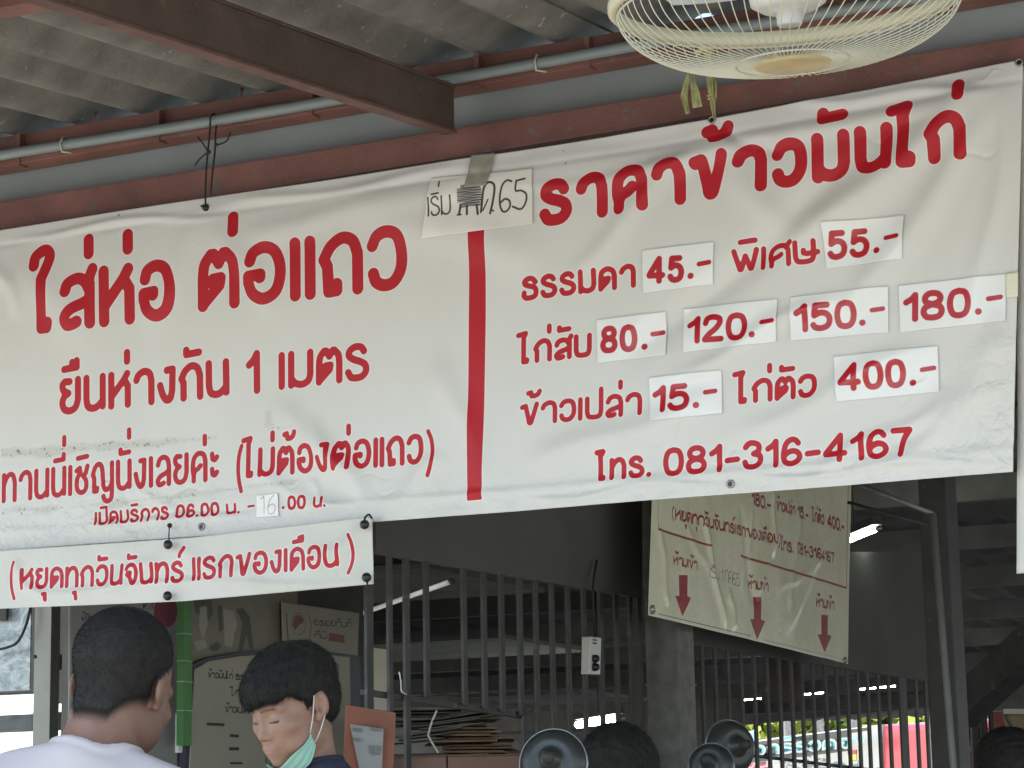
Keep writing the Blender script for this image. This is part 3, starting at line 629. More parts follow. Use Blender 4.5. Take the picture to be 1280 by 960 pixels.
bez('wrap', [at(*R_(540, 330), Y=YB - .055), at(*R_(600, 290), Y=YB - .06), at(*R_(640, 330), Y=YB - .055)], .006, M['ribbon'], rb)
for dx_, dy_ in ((-8, 20), (14, 16), (4, -18), (-14, -4)): bez('fray', [at(*R_(628, 592), Y=YB - .06), at(*R_(628 + dx_ * 1.4, 592 + dy_), Y=YB - .064)], .0018, M['ribbon'], rb)

# ================================================================== CEILING FAN WITH CAGE
FC = at(985, -3, D=3.16)
# axis leans slightly
ax = np.array([.0, .10, -1.0]); ax /= np.linalg.norm(ax)
fan = empty('ceiling_fan', FC, 'cream caged orbit fan hanging in front of the banner top right', 'fan')
s1 = np.cross(ax, [0, 1, 0]); s1 /= np.linalg.norm(s1); s2 = np.cross(ax, s1)
RR = .232
prof = catmull([(.228, -.004), (.224, .022), (.206, .046), (.168, .068), (.118, .081), (.072, .087), (.05, .089)], 5)
gv, gf = [], []
NW = 78
for k in range(NW):
    t0_ = 2 * math.pi * k / NW; pts = []
    for j, (r, h) in enumerate(prof):
        t_ = t0_ + .22 * (1 - r / .228); pts.append(FC + ax * h + r * (s1 * math.cos(t_) + s2 * math.sin(t_)))
    v, f = tube_geo(pts, .0008, 5, False)
    o = from_np('cage_wire', v, f, M['cream'], fan)
for rr, hh, th in ((.226, .012, .0016), (.075, .0875, .0013)):
    pts = [FC + ax * hh + rr * (s1 * math.cos(t_) + s2 * math.sin(t_)) for t_ in np.linspace(0, 2 * math.pi, 73)]
    tube('cage_ring', pts, th, M['cream'], fan, 6)
lathe('rim', [(.229, -.011), (.235, -.011), (.238, -.004), (.238, .004), (.233, .009), (.227, .008), (.225, -.004), (.229, -.011)], FC, ax, M['creamrim'], fan, 72)
lathe('centre_disc', [(0, .094), (.044, .093), (.050, .091), (.051, .088), (.044, .086), (0, .086)], FC, ax, M['gold'], fan, 48)
lathe('finial', [(0, .084), (.004, .082), (.005, .076), (.002, .071), (.001, .064)], FC + s1 * -.022, ax, M['gold'], fan, 12)
lathe('motor', [(0, .038), (.015, .038), (.0165, .036), (.0175, .020), (.036, .017), (.05, .008), (.054, -.02), (.05, -.07), (.03, -.09), (0, -.09)], FC, ax, M['white'], fan, 40)
M['blade'] = mat('pale fan blade', (.5, .55, .56), .35, var=.05)
for k in range(3):
    vs = []; fs = []; a0 = k * 2 * math.pi / 3 + 1.2
    for i in range(9):
        r = .05 + (.2 - .05) * i / 8; hw = .03 + .05 * math.sin(math.pi * (.15 + .75 * i / 8))
        for j in range(7):
            e = (j / 6 - .5) * 2; ang = a0 + e * hw / r; h = -.05 + .022 * e * (1 - .3 * i / 8)
            vs.append(FC + ax * h + r * (s1 * math.cos(ang) + s2 * math.sin(ang)))
    fs = [(i * 7 + j, i * 7 + j + 1, (i + 1) * 7 + j + 1, (i + 1) * 7 + j) for i in range(8) for j in range(6)]
    nv = len(vs); vs += [v - ax * .0018 for v in vs]; fs += [tuple(nv + q for q in reversed(f)) for f in fs]
    from_np('blade', vs, fs, M['blade'], fan)
tube('drop_rod', [FC - ax * .09, FC - ax * .45], .011, M['white'], fan, 12)

# ================================================================== SECOND BANNER, seen from the side
M['vinyl3'] = sheet_mat('dusty hanging vinyl', (.80, .77, .57), (.34, .04, .04), ink2=(.16, .16, .14), rough=.35, halo=None, stain=.15, coat=.6, bump=.25)
X2 = -2.27
s = Sheet({'X': X2}, [(817, 560), (940, 590), (1064, 590)], [(811, 769), (940, 800), (1060, 830)], .0036)
c5 = lambda x, y: (780 + x / 3.43, 560 + y / 3.43)
for a in [("180.-", 940, 963, 631, 639, 17, 2.6), ("ข้าวเปล่า", 969.5, 994, 638, 645, 13, 2.2), ("15.-", 997, 1011, 647, 651, 16, 2.5), ("ไก่ตัว", 1015.6, 1030, 652, 657, 14, 2.3), ("400.-", 1033.5, 1055.5, 659, 666, 17, 2.8),
          ("(", 840, 843, 648, 649, 15, 2), ("หยุดทุกวันจันทร์แรกของเดือน", 844, 971, 650, 681, 14, 2.4), (")", 972, 975, 682, 683, 15, 2), ("โทร.", 976, 991, 688, 692, 14, 2.4), ("081-3164167", 995, 1043, 692, 705, 15, 2.2),
          ("ห้ามเข้า", 842, 872, 706, 713, 12, 2.2), ("ห้ามเข้า", 937, 961, 736, 740, 12, 2.2), ("ห้ามเข้า", 1020.5, 1043, 759, 763, 12, 2.2)]: s.write(*a[:6], a[6] * 1.35)
s.write("เริ่ม", 886, 900, 722, 726, 14, 1.5, key='ink2'); s.write("1", 902, 904, 728, 728, 18, 1.5, key='ink2'); s.write("กค65", 906, 924, 728, 734, 17, 1.5, key='ink2')
s.line('ink', [c5(145, 348), c5(370, 420)], 3); s.line('ink', [c5(500, 462), c5(955, 600)], 3); s.line('ink', [c5(145, 222), c5(145, 348)], 1.6); s.line('ink', [c5(960, 160), c5(955, 600)], 2)
s.line('ink2', [c5(150, 712), c5(545, 806)], 1.2); s.line('ink2', [c5(600, 822), c5(940, 905)], 1.2)
for sh in ([(235, 545), (272, 545), (270, 635), (287, 642), (250, 722), (220, 632), (237, 635)], [(560, 638), (590, 640), (588, 735), (606, 742), (572, 822), (541, 732), (558, 735)], [(845, 715), (872, 717), (870, 800), (888, 806), (858, 876), (831, 798), (846, 800)]):
    s.poly('ink', [c5(*q) for q in sh])
for p, q, wd, amp in [(c5(330, 260), c5(440, 790), .02, .018), (c5(500, 230), c5(560, 700), .03, -.014), (c5(560, 250), c5(500, 640), .015, .01), (c5(760, 260), c5(700, 700), .03, .014), (c5(720, 220), c5(560, 640), .02, .012), (c5(900, 300), c5(690, 820), .025, .014), (c5(860, 480), c5(650, 620), .015, .008), (c5(150, 300), c5(190, 690), .02, .01), (c5(450, 600), c5(480, 780), .02, .012), (c5(640, 170), c5(640, 480), .018, .012), (c5(250, 300), c5(400, 600), .02, .008)]:
    gauss_fold(s, p, q, wd, amp * .36, .15)
s.disp += .003 * noise2(s.a * 2.2, s.b * .6, 41, 2); s.att['crinkle'][:] = .35
b2 = empty('notice_banner', at(940, 800, X=X2), 'dusty white banner with three red down arrows behind the big banner', 'banner')
s.build('sheet', M['vinyl3'], b2, .001)
for x, y in ((816.5, 762), (1057, 826)): lathe('eyelet', [(.006, -.001), (.007, .003), (.012, .002), (.013, -.001)], at(x, y, X=X2 + .004), (1, 0, 0), M['zinc'], b2, 16)

# ================================================================== INTERIOR
ZR = 2.93; SR = .05
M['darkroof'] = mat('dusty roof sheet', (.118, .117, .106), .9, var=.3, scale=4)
def zr(Y): return ZR - SR * (Y - YB)
# inner roof: corrugated sheets, joined where too far to tell apart
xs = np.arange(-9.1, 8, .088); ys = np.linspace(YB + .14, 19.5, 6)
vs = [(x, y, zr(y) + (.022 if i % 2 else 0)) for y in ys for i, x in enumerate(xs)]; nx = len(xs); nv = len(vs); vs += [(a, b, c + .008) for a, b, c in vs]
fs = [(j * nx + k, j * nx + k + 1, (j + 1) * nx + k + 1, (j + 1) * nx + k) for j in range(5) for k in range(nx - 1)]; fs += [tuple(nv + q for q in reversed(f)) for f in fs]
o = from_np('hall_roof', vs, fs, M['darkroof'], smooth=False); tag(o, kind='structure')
for i in range(11):
    y = 5.9 + i * 1.15
    o = beam('hall_purlin', (-9, y, zr(y) - .075), (7, y, zr(y) - .075), .05, .1, M['darker']); tag(o, kind='structure')
def wall(name, lo, hi, m=None):
    o = box(name, lo, hi, m or M['darker']); tag(o, kind='structure'); return o
wall('back_wall', (-9.2, 17.0, 0), (-5.75, 17.15, 2.45)); wall('left_wall', (-9.25, 5.0, 0), (-9.1, 11.5, 2.9))
# dim shed roofs standing in the hall, seen between the bars
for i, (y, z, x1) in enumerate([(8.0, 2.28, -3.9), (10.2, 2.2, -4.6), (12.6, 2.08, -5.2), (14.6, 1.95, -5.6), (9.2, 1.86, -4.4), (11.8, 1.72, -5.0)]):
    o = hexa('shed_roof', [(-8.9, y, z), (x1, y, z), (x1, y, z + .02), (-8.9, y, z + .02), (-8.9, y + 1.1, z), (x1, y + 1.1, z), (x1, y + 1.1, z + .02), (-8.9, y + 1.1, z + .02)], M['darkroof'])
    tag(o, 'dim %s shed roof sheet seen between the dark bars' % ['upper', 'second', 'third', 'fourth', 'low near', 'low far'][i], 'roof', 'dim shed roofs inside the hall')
# roof gutter / eave board at the far side, running obliquely
def pD(x, y, D): return at(x, y, D=D)
ea = [pD(600, 938, 23), pD(865, 912, 20), pD(1162, 884, 17.5), pD(1300, 876, 16.5)]
for i in range(3):
    a, b = ea[i], ea[i + 1]; h = .62
    o = plate('eave_board', [a, b, b + np.array([0, 0, h + .25]), a + np.array([0, 0, h + .25])], .05, M['darker']); tag(o, kind='structure')
tag(plate('eave_board', [pD(1205, 889, 16), pD(1420, 884, 15), pD(1420, 800, 15), pD(1205, 800, 16)], .05, M['darker']), kind='structure')
# ---- steel bar fence on the plane X = XF
XF = -2.42
fen = empty('bar_fence', at(640, 959, X=XF) * np.array([1, 1, 0]), 'long dark steel fence of square upright bars behind the banners', 'fence')
def fbar(name, x, w, ytop, ybot, m=M['dark'], th=.008):
    w = w * .55
    p = at(x - w / 2, 800, X=XF); q = at(x + w / 2, 800, X=XF)
    zt = at(x, ytop, X=XF)[2]; zb = 0.0 if ybot is None else at(x, ybot, X=XF)[2]
    return box(name, (XF - th, p[1], zb), (XF, q[1], zt), m, fen, .0015)
for x in (489, 510, 535): fbar('bar', x, 9 if x != 510 else 11, 655, None if x == 510 else (None if x == 489 else 872))
for i, x in enumerate((582, 607, 629, 652)): fbar('bar', x, 9, 655, 882 + i * 4)
for x in (672, 692, 712, 732, 753, 772, 790): fbar('bar', x, 8, 655, None)
for x in (878, 894, 910, 926.5, 942.5, 958.5, 973.5, 988.5, 1001.5, 1015, 1030.6, 1045, 1058, 1071, 1083, 1096, 1109, 1143, 1155): fbar('bar', x, 5.6, 700, None)
fbar('post', 656, 11, 885, None); fbar('post', 1126, 16, 700, None); fbar('post', 463, 15, 655, None); fbar('post', 801, 8, 600, None, th=.03)
def frail(x0, y0, x1, y1, h, name='rail'):
    a, b = at(x0, y0, X=XF), at(x1, y1, X=XF); c, d = at(x1, y1 - h, X=XF), at(x0, y0 - h, X=XF)
    return hexa(name, [p + np.array([-.011, 0, 0]) for p in (a, b, c, d)] + [p + np.array([-.03, 0, 0]) for p in (a, b, c, d)], M['dark'], fen, .001)
frail(465, 868, 664, 898, 7); frail(868, 936, 1160, 972, 3.5)
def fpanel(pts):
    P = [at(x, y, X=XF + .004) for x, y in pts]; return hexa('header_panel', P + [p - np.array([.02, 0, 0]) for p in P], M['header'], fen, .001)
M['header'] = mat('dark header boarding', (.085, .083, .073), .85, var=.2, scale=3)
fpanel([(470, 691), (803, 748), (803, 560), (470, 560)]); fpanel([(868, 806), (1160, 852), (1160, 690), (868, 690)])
# ---- cement pillar
pl = at(806, 800, Y=6.4); pr = at(848, 800, Y=6.4)
pil = empty('cement_pillar', (pl[0], 6.4, 0), 'rough grey cement pillar standing below the notice banner', 'pillar')
box('shaft', (pl[0], 6.4, 0), (pr[0], 6.53, 2.85), M['pillar'], pil, .004)
box('joint_band', (pl[0] - .003, 6.397, at(830, 856, Y=6.4)[2]), (pr[0] + .003, 6.533, at(830, 853.5, Y=6.4)[2]), M['pillar'], pil)
# ---- right hand column and slanting pipe
pl = at(1162, 900, Y=7.2); pr = at(1197, 900, Y=7.2)
cc = empty('steel_column', (pl[0], 7.2, 0), 'thick dark square steel column right of the fence', 'column')
box('shaft', (pl[0], 7.2, 0), (pr[0], 7.34, 2.8), M['dark'], cc, .004); box('cap_plate', (pl[0] - .02, 7.18, 2.8), (pr[0] + .02, 7.36, 2.81), M['dark'], cc)
M['palepipe'] = mat('pale grey steel tube', (.17, .17, .155), .45, metal=.3)
fr = empty('metal_arch', at(1192, 959, Y=5.6) * np.array([1, 1, 0]), 'thin pale steel tube frame bent over at the top, in front of the dark column', 'frame')
lo_ = at(1192, 960, Y=5.6); hi_ = at(1166, 642, Y=5.6)
k_ = lo_ + (lo_ - hi_) * (lo_[2] / (hi_[2] - lo_[2])); tube('upright', [k_, hi_], .0085, M['palepipe'], fr, 8)
tube('arm', [hi_, at(1075, 606, Y=5.6)], .006, M['palepipe'], fr, 8); tube('arm', [hi_ + np.array([0, .02, -.03]), at(1060, 628, Y=5.7)], .004, M['dark'], fr, 8)
o = beam('brace', at(1196, 892, D=9), at(1330, 770, D=8.6), .12, .12, M['dark']); o.name = 'diagonal_brace'; tag(o, 'dark diagonal brace rising to the right beyond the steel column', 'brace')
# ---- fluorescent lamps
def lamp(p, q, label, on=True, r=.012, fix=True, est=None):
    t = empty('tube_lamp', p, label, 'lamp'); p = np.array(p); q = np.array(q)
    tube('tube', [p, q], r, M['lampglow'] if on else M['lampdim'], t, 10)
    if fix: beam('housing', p + np.array([0, 0, r + .022]), q + np.array([0, 0, r + .022]), .04, .03, M['dark'], t)
    mid = (p + q) / 2
    if mid[1] < 19: tube('hanger', [mid + np.array([0, 0, r]), np.array([mid[0], mid[1], zr(mid[1])])], .003, M['dark'], t, 6)
    for c, d in ((p, (q - p)), (q, (p - q))): d = d / np.linalg.norm(d); tube('socket', [c - d * .02, c + d * .001], r * 1.2, M['zinc'], t, 8)
M['lampdim'] = mat('dim fluorescent tube', (.6, .62, .58), .4, emit=(1, 1, .95), est=.05)
lamp(pD(455, 766, 8.6), pD(563, 727, 7.4), 'dim fluorescent tube slanting behind the fence bars', False, .008, fix=False)
lamp(pD(1040, 684, 9.3), pD(1097, 661, 8.9), 'bright fluorescent tube at the right edge of the notice banner', True, .009)
lamp(pD(722, 906, 12.5), pD(775, 898, 12.1), 'bright white tube seen low between the fence bars', True, .018)
for xa, xb, nm in ((929, 957, 'left'), (1002, 1032, 'middle'), (1072, 1120, 'right')):
    lamp(pD(xa, 961.1 - .0925 * xa, 15 - (xa - 925) * .0102), pD(xb, 961.1 - .0925 * xb, 15 - (xb - 925) * .0102), 'thin lit tube far behind the right fence bars, %s one of three' % nm, True, .004, fix=False)
wc = empty('loose_cable', at(500, 850, X=XF + .02), 'thin pale cable end hanging on the fence near the cartons', 'cable')
bez('cable', [at(499, 840, X=XF + .02), at(501, 852, X=XF + .02), at(502, 864, X=XF + .025), at(508, 868, X=XF + .02)], .0016, M['white'], wc)
# ---- power strip on the fence
tp = at(743.5, 819, X=XF + .03)
ps = empty('power_strip', tp, 'white power strip with two black plugs hung on the fence bars', 'power strip')
q4 = [at(x, y, X=XF + .035) for x, y in ((737, 842.5), (750.5, 843.5), (752, 797), (738, 795.5))]
plate('body', q4, .025, M['white'], ps, .003)
for y in (823.5, 834): lathe('plug', [(0, .016), (.009, .014), (.011, .006), (.011, 0)], at(742.5, y, X=XF + .036), (1, -.6, 0), M['black'], ps, 12)
for y in (800, 804): 
    a = at(743.5, y, X=XF + .0365); box('slot', (a[0] - .001, a[1] - .012, a[2] - .002), (a[0] + .0008, a[1] + .012, a[2] + .002), M['black'], ps)
bez('cable', [at(744, 796, X=XF + .02), at(741, 740, X=XF + .03), at(746, 700, X=XF + .02)], .003, M['blackcord'], ps)

# ================================================================== LEFT STALL AND POSTERS on the plane X = XW
XW = -3.3
def wq(x0, y0, x1, y1, X=XW): return [at(x0, y1, X=X), at(x1, y1, X=X), at(x1, y0, X=X), at(x0, y0, X=X)]
def wpoly(name, pts, m, parent=None, X=XW, th=.01):
    """solid with the outline pts (photo) on the plane X, thickness th away from the viewer"""
    P = [at(x, y, X=X) for x, y in pts]; bm = bmesh.new()
    a = [bm.verts.new(V(p)) for p in P]; b = [bm.verts.new(V(p - np.array([th, 0, 0]))) for p in P]; n = len(a)
    bm.faces.new(a); bm.faces.new(b[::-1])
    for i in range(n): bm.faces.new((a[i], b[i], b[(i + 1) % n], a[(i + 1) % n]))
    bmesh.ops.recalc_face_normals(bm, faces=bm.faces); return from_bm(name, bm, m, parent)
w0 = at(86, 800, X=XW - .06); w1 = at(458, 800, X=XW - .06)
M['stallwall'] = mat('dull stall boarding', (.11, .108, .095), .85, var=.2)
o = box('stall_wall', (XW - .12, w0[1] + .06, 0), (XW - .07, w1[1], 2.9), M['stallwall']); tag(o, 'dull grey boarded stall wall behind the posters', 'wall')
tag(wall('stall_end_wall', (-14, w1[1] + .3, 1.8), (XW - .5, w1[1] + .4, 2.9)), kind='structure')
M['posterG'] = sheet_mat('grey printed poster', (.24, .235, .225), (.17, .03, .05), ink2=(.03, .03, .035), rough=.5, halo=None, stain=.1, bump=.05)
def xs_(name, top, bot, texts, m, label, cat, X=XW, extra=None, dx=.005, thick=.004):
    s = Sheet({'X': X}, top, bot, dx)
    for a in texts: s.write(*a)
    if extra: extra(s)
    return tag(s.build(name, m, None, thick), label, cat)
def ex1(s):
    a = [(207 + 15 * math.cos(t), 764 + 21 * math.sin(t)) for t in np.linspace(0, 6.28, 20)[:-1]]; s.poly('ink', a)
    s.write("RIKU", 178, 200, 760, 759, 9, 1.6, key='ink2') if False else None
    for x0, seq in ((179, "110100 R"), (185, "I"), (190, "K"), (196, "U")): pass
    L = lambda *p: s.line('ink2', list(p), 1.6)
    L((179, 762), (179, 751), (183, 752), (183, 756), (179, 757), (184, 762)); L((187, 762), (187, 751)); L((190, 762), (190, 751)); L((194, 751), (190, 757), (195, 762)); L((197, 751), (197, 761), (201, 761), (201, 751))
    L((102, 775), (104, 764), (108, 766), (106, 772), (111, 776)); L((116, 770), (118, 776), (122, 768)); s.write("ห้าม", 103, 128, 778, 776, 8, 1.5, key='ink2')
xs_('wall_poster', [(88, 690), (223, 700)], [(86, 990), (222, 985)], [], M['posterG'], 'grey poster with a dull red disc behind the head of the man in white', 'poster', extra=ex1)
# green post with pale joints
gp = empty('green_post', at(232, 930, X=XW + .05), 'bright green plastic post between the posters with thin pale bands', 'post')
M['green'] = mat('green plastic', (.075, .21, .065), .5, var=.15); M['palegreen'] = mat('pale joint', (.35, .42, .3), .5)
a = at(229, 930, X=XW + .05); b = at(239.5, 930, X=XW + .05)
box('post', (XW + .03, a[1], at(232, 932, X=XW + .05)[2]), (XW + .05, b[1], 2.5), M['green'], gp)
for y in (792, 826, 852, 888): z = at(232, y, X=XW + .05)[2]; box('band', (XW + .029, a[1] - .001, z - .0012), (XW + .0515, b[1] + .001, z + .0012), M['palegreen'], gp)
tag(box('daylight_slit_panel', (XW + .0, at(219, 930, X=XW)[1], at(224, 941, X=XW)[2]), (XW + .01, at(229, 930, X=XW)[1], at(224, 892, X=XW)[2]), mat('daylight slit white', (.85, .85, .85), .5)), 'small white panel beside the green post', 'panel')  # daylight through a narrow gap, put in as a plain white panel
# picture poster
M['posterP'] = sheet_mat('faded food picture', (.21, .195, .15), (.085, .078, .068), ink2=(.32, .30, .25), rough=.45, halo=None, stain=.35, bump=.05, px=.007)
def ex2(s):
    Q = lambda *p: [(220 + x / 4.17, 730 + y / 4.17) for x, y in p]
    s.poly('ink', Q((90, 80), (185, 80), (195, 150), (170, 190), (120, 160), (100, 150))); s.poly('ink', Q((310, 130), (350, 125), (385, 170), (395, 260), (405, 345), (385, 340), (365, 260), (350, 345), (325, 350), (345, 200)))
    s.poly('ink', Q((215, 110), (240, 110), (245, 240), (225, 250))); s.poly('ink', Q((175, 320), (215, 300), (240, 325), (210, 350), (175, 345))); s.poly('ink', Q((290, 230), (315, 240), (310, 275), (285, 270)))
    s.poly('ink2', Q((125, 120), (160, 115), (165, 210), (140, 290), (120, 220))); s.poly('ink2', Q((245, 130), (300, 140), (320, 210), (290, 330), (255, 320), (250, 200))); s.poly('ink2', Q((95, 300), (150, 290), (165, 330), (110, 350)))
xs_('picture_poster', [(240, 690), (300, 700), (352, 708)], [(239, 845), (300, 842), (352, 838)], [], M['posterP'], 'faded brown and grey picture poster right of the green post', 'poster', extra=ex2)
M['tan'] = mat('tan board', (.24, .22, .15), .7, var=.12)
tag(plate('tan_board', wq(318, 690, 372, 835, XW - .012), .01, M['tan']), 'plain tan board between the picture poster and the drink poster', 'board')
M['posterD'] = sheet_mat('drink poster', (.31, .29, .23), (.19, .05, .05), ink2=(.11, .085, .06), rough=.45, halo=None, stain=.1, bump=.05)
def ex3(s):
    c = (373, 780); a = [(c[0] + 9 * math.cos(t), c[1] + 14 * math.sin(t)) for t in np.linspace(0, 6.28, 22)[:-1]]
    s.line('ink2', a + [a[0]], 1.4); s.poly('ink', [(c[0] - 7.5, c[1] + 2), (c[0] - 5.5, c[1] - 9), (c[0], c[1] - 12), (c[0] + 6, c[1] - 8), (c[0] + 7, c[1] - 3), (c[0], c[1] + 2), (c[0] - 4, c[1] + 8)])
    s.line('ink2', [(358, 768), (360, 800)], 3.5); s.line('ink2', [(386, 768), (389, 780), (387, 800)], 2.2)
    s.write("อร่อยทันที", 392, 440, 782, 785, 8, 1.9, key='ink2'); s.write("ที่นี่", 393, 409, 798, 799, 7, 1.9, key='ink2')
    s.poly('ink', [(411, 791), (430, 794), (431, 804), (411, 801)])
xs_('drink_poster', [(353, 752), (449, 766)], [(354, 812), (447, 820)], [], M['posterD'], 'drink poster with a round red emblem above the menu board', 'poster', X=XW + .012, extra=ex3, dx=.0035)
# menu board
mb = empty('menu_board', at(340, 960, X=XW + .02), 'cream menu board with dark navy arched frame behind the masked man', 'menu board')
M['navyframe'] = mat('navy painted frame', (.045, .05, .07), .5); M['menu'] = sheet_mat('cream menu face', (.34, .32, .25), (.1, .02, .02), ink2=(.03, .028, .025), rough=.5, halo=None, stain=.06, bump=.04)
arch = [(229, 1000), (234, 900), (239, 831), (262, 822), (300, 815.5), (350, 812), (400, 813), (450, 820), (452, 1000)]
wpoly('frame', arch, M['navyframe'], mb, XW + .02, .02)
s = Sheet({'X': XW + .024}, [(244, 836), (262, 826), (300, 820), (350, 816.5), (400, 817), (437, 821)], [(235, 1000), (262, 1000), (300, 1000), (350, 1000), (400, 1000), (441, 1000)], .0035)
for a in [("ข้าวมันไก่", 259.5, 291, 847.5, 849.5, 8, 1.35), ("ธรรมดา", 294, 332, 850, 853, 8, 1.35), ("ไก่สับ", 289.5, 318, 870, 872, 9, 1.35), ("ข้าวเปล่า", 281, 312, 891, 892.5, 9, 1.35), ("ไก่ตัว", 320, 345, 895, 897, 8, 1.35)]: s.write(*a[:6], 2.0, key='ink2')
for (x0, y0, x1, y1, w_) in ((259, 905, 280, 906, 4), (288, 919.5, 298, 920, 4), (287, 936, 298, 936, 4.5), (288, 954, 303, 954, 3)): s.line('ink2', [(x0, y0), (x1, y1)], w_ * .9)
s.build('face', M['menu'], mb, .003)
# aluminium stall frame and glass
YL = 5.0
al = empty('glass_showcase', at(40, 959, Y=YL) * np.array([1, 1, 0]), 'aluminium framed glass showcase at the lower left corner', 'showcase')
def yb_(name, x0, y0, x1, y1, m, par, Y=YL, th=.04, bev=.002):
    a = at(x0, y1, Y=Y); b = at(x1, y0, Y=Y); return box(name, (a[0], Y, a[2]), (b[0], Y + th, b[2]), m, par, bev)
def ypost(name, x0, x1, m, par, Y=YL, th=.04):
    a = at(x0, 900, Y=Y); b = at(x1, 900, Y=Y); return box(name, (a[0], Y, 0), (b[0], Y + th, 2.6), m, par, .002)
ypost('post', 41, 62, M['alu'], al); ypost('post', 79, 89, M['alu'], al, YL + .05); yb_('crossbar', 62, 818, 80, 838, M['alu'], al, YL + .06, .02)
gm = bpy.data.materials.new('scratched dusty glass'); gm.use_nodes = True; N = gm.node_tree.nodes; L = gm.node_tree.links; b_ = N['Principled BSDF']
tc = N.new('ShaderNodeTexCoord'); n1 = N.new('ShaderNodeTexNoise'); n1.inputs['Scale'].default_value = 14; n1.inputs['Detail'].default_value = 9; n1.inputs['Distortion'].default_value = 2.5; n1.inputs['Roughness'].default_value = .7
L.new(tc.outputs['Object'], n1.inputs['Vector']); cr = N.new('ShaderNodeValToRGB'); cr.color_ramp.elements[0].position = .35; cr.color_ramp.elements[1].position = .65
cr.color_ramp.elements[0].color = (.12, .165, .20, 1); cr.color_ramp.elements[1].color = (.55, .62, .64, 1); L.new(n1.outputs['Fac'], cr.inputs['Fac']); L.new(cr.outputs[0], b_.inputs['Base Color'])
b_.inputs['Roughness'].default_value = .15; b_.inputs['Alpha'].default_value = .93
yb_('pane', -40, 640, 41, 866, gm, al, YL + .015, .005, 0)
gm2 = gm.copy(); gm2.name = 'hazy lower glass'; gm2.node_tree.nodes['Principled BSDF'].inputs['Alpha'].default_value = .12
yb_('pane', -40, 866, 41, 1100, gm2, al, YL + .015, .005, 0)
yb_('dark_block', -40, 758, 8, 778, M['dark'], al, YL - .012, .01, 0)
bez('cable', [at(39, 755, Y=YL - .02), at(33, 780, Y=YL - .03), at(23, 801, Y=YL - .03), at(10, 809, Y=YL - .03), at(-20, 816, Y=YL - .03)], .0035, M['blackcord'], al)
lathe('screw', [(0, .004), (.004, .003), (.005, 0)], at(44, 821, Y=YL), (0, -1, 0), M['black'], al, 10)
wall('dark_gap_plate', (at(58, 800, Y=5.5)[0] - 0, 5.5, at(70, 879, Y=5.5)[2]), (at(95, 800, Y=5.5)[0], 5.53, 2.9))  # plate added to make the open gap between the showcase posts dark
# pale panel, orange sheet
tag(plate('pale_panel', [at(x, y, D=6.3) for x, y in ((457, 1500), (483, 1500), (484, 812), (458, 809))], .01, mat('pale cream board', (.3, .29, .235), .7, var=.1)), 'pale cream board strip standing behind the fence post', 'board')
M['orange'] = mat('orange plastic sheet', (.20, .07, .04), .45, var=.3, scale=12)
os_ = empty('orange_sheet', at(462, 960, D=4.95), 'orange plastic sheet with grey papers behind the masked man', 'board')
plate('sheet', [at(x, y, D=4.95) for x, y in ((416, 1300), (478, 1300), (494.5, 891), (432, 881))], .006, M['orange'], os_, .001)
M['noteg'] = mat('grey notice paper', (.2, .205, .19), .7); M['gprint'] = mat('grey print', (.12, .12, .115), .7)
plate('paper', [at(x, y, D=4.94) for x, y in ((452, 975), (477, 975), (479.5, 911), (437, 905))], .001, M['noteg'], os_)
for (x0, y0, x1, y1) in ((441, 910, 452, 912), (463, 909, 477, 911), (461, 932, 476, 935), (462, 937, 474, 940), (466, 934, 467, 943), (441, 922, 450, 924)):
    plate('print_block', [at(x, y, D=4.936) for x, y in ((x0, y1 + 2), (x1, y1 + 3), (x1, y0 + 1), (x0, y0))], .001, M['gprint'], os_)
# ---- cardboard stack and boxes
D0 = 6.7
ctr = at(556, 945, D=D0); rt = np.array([_cy, _sy, 0]); fw = np.array([-_sy, _cy, 0])
tb = empty('storage_shelf', ctr * np.array([1, 1, 0]), 'dark shelf carrying the boxes and flattened cardboard', 'shelf')
def obox(name, c, w_, d_, h, m, par, ang=0, bev=.002, skew=0):
    ca, sa = math.cos(ang), math.sin(ang); e1 = rt * ca + fw * sa; e2 = -rt * sa + fw * ca; c = np.array(c, float)
    P = [c + e1 * w_ / 2 * i + e2 * d_ / 2 * j + np.array([0, 0, h * k + skew * i]) for k in (0, 1) for i, j in ((-1, -1), (1, -1), (1, 1), (-1, 1))]
    return hexa(name, P, m, par, bev)
zt = ctr[2]
obox('board', ctr - [0, 0, zt - .95], 1.0, .5, .03, M['dark'], tb)
for i in (-1, 1):
    for j in (-1, 1): q = ctr + rt * .47 * i + fw * .22 * j; box('leg', (q[0] - .015, q[1] - .015, 0), (q[0] + .015, q[1] + .015, .95), M['dark'], tb)
for i, (x0, x1) in enumerate(((470, 560), (561.5, 652))):
    a, b = at(x0, 945, D=D0 - .15), at(x1, 945, D=D0 - .15); c = (a + b) / 2; W_ = np.linalg.norm(b - a)
    t = empty('carton', [c[0], c[1], .981], 'pinkish brown carton under the flattened cardboard, %s one' % ('left' if i == 0 else 'right'), 'box', 'pinkish brown cartons')
    obox('body', [c[0], c[1], .981], W_, .3, zt - .981 - .012, M['crate'], t); obox('flap', [c[0], c[1], zt - .0115], W_ * .995, .29, .004, M['crate'], t)
z = zt - .004; r_ = random.Random(4)
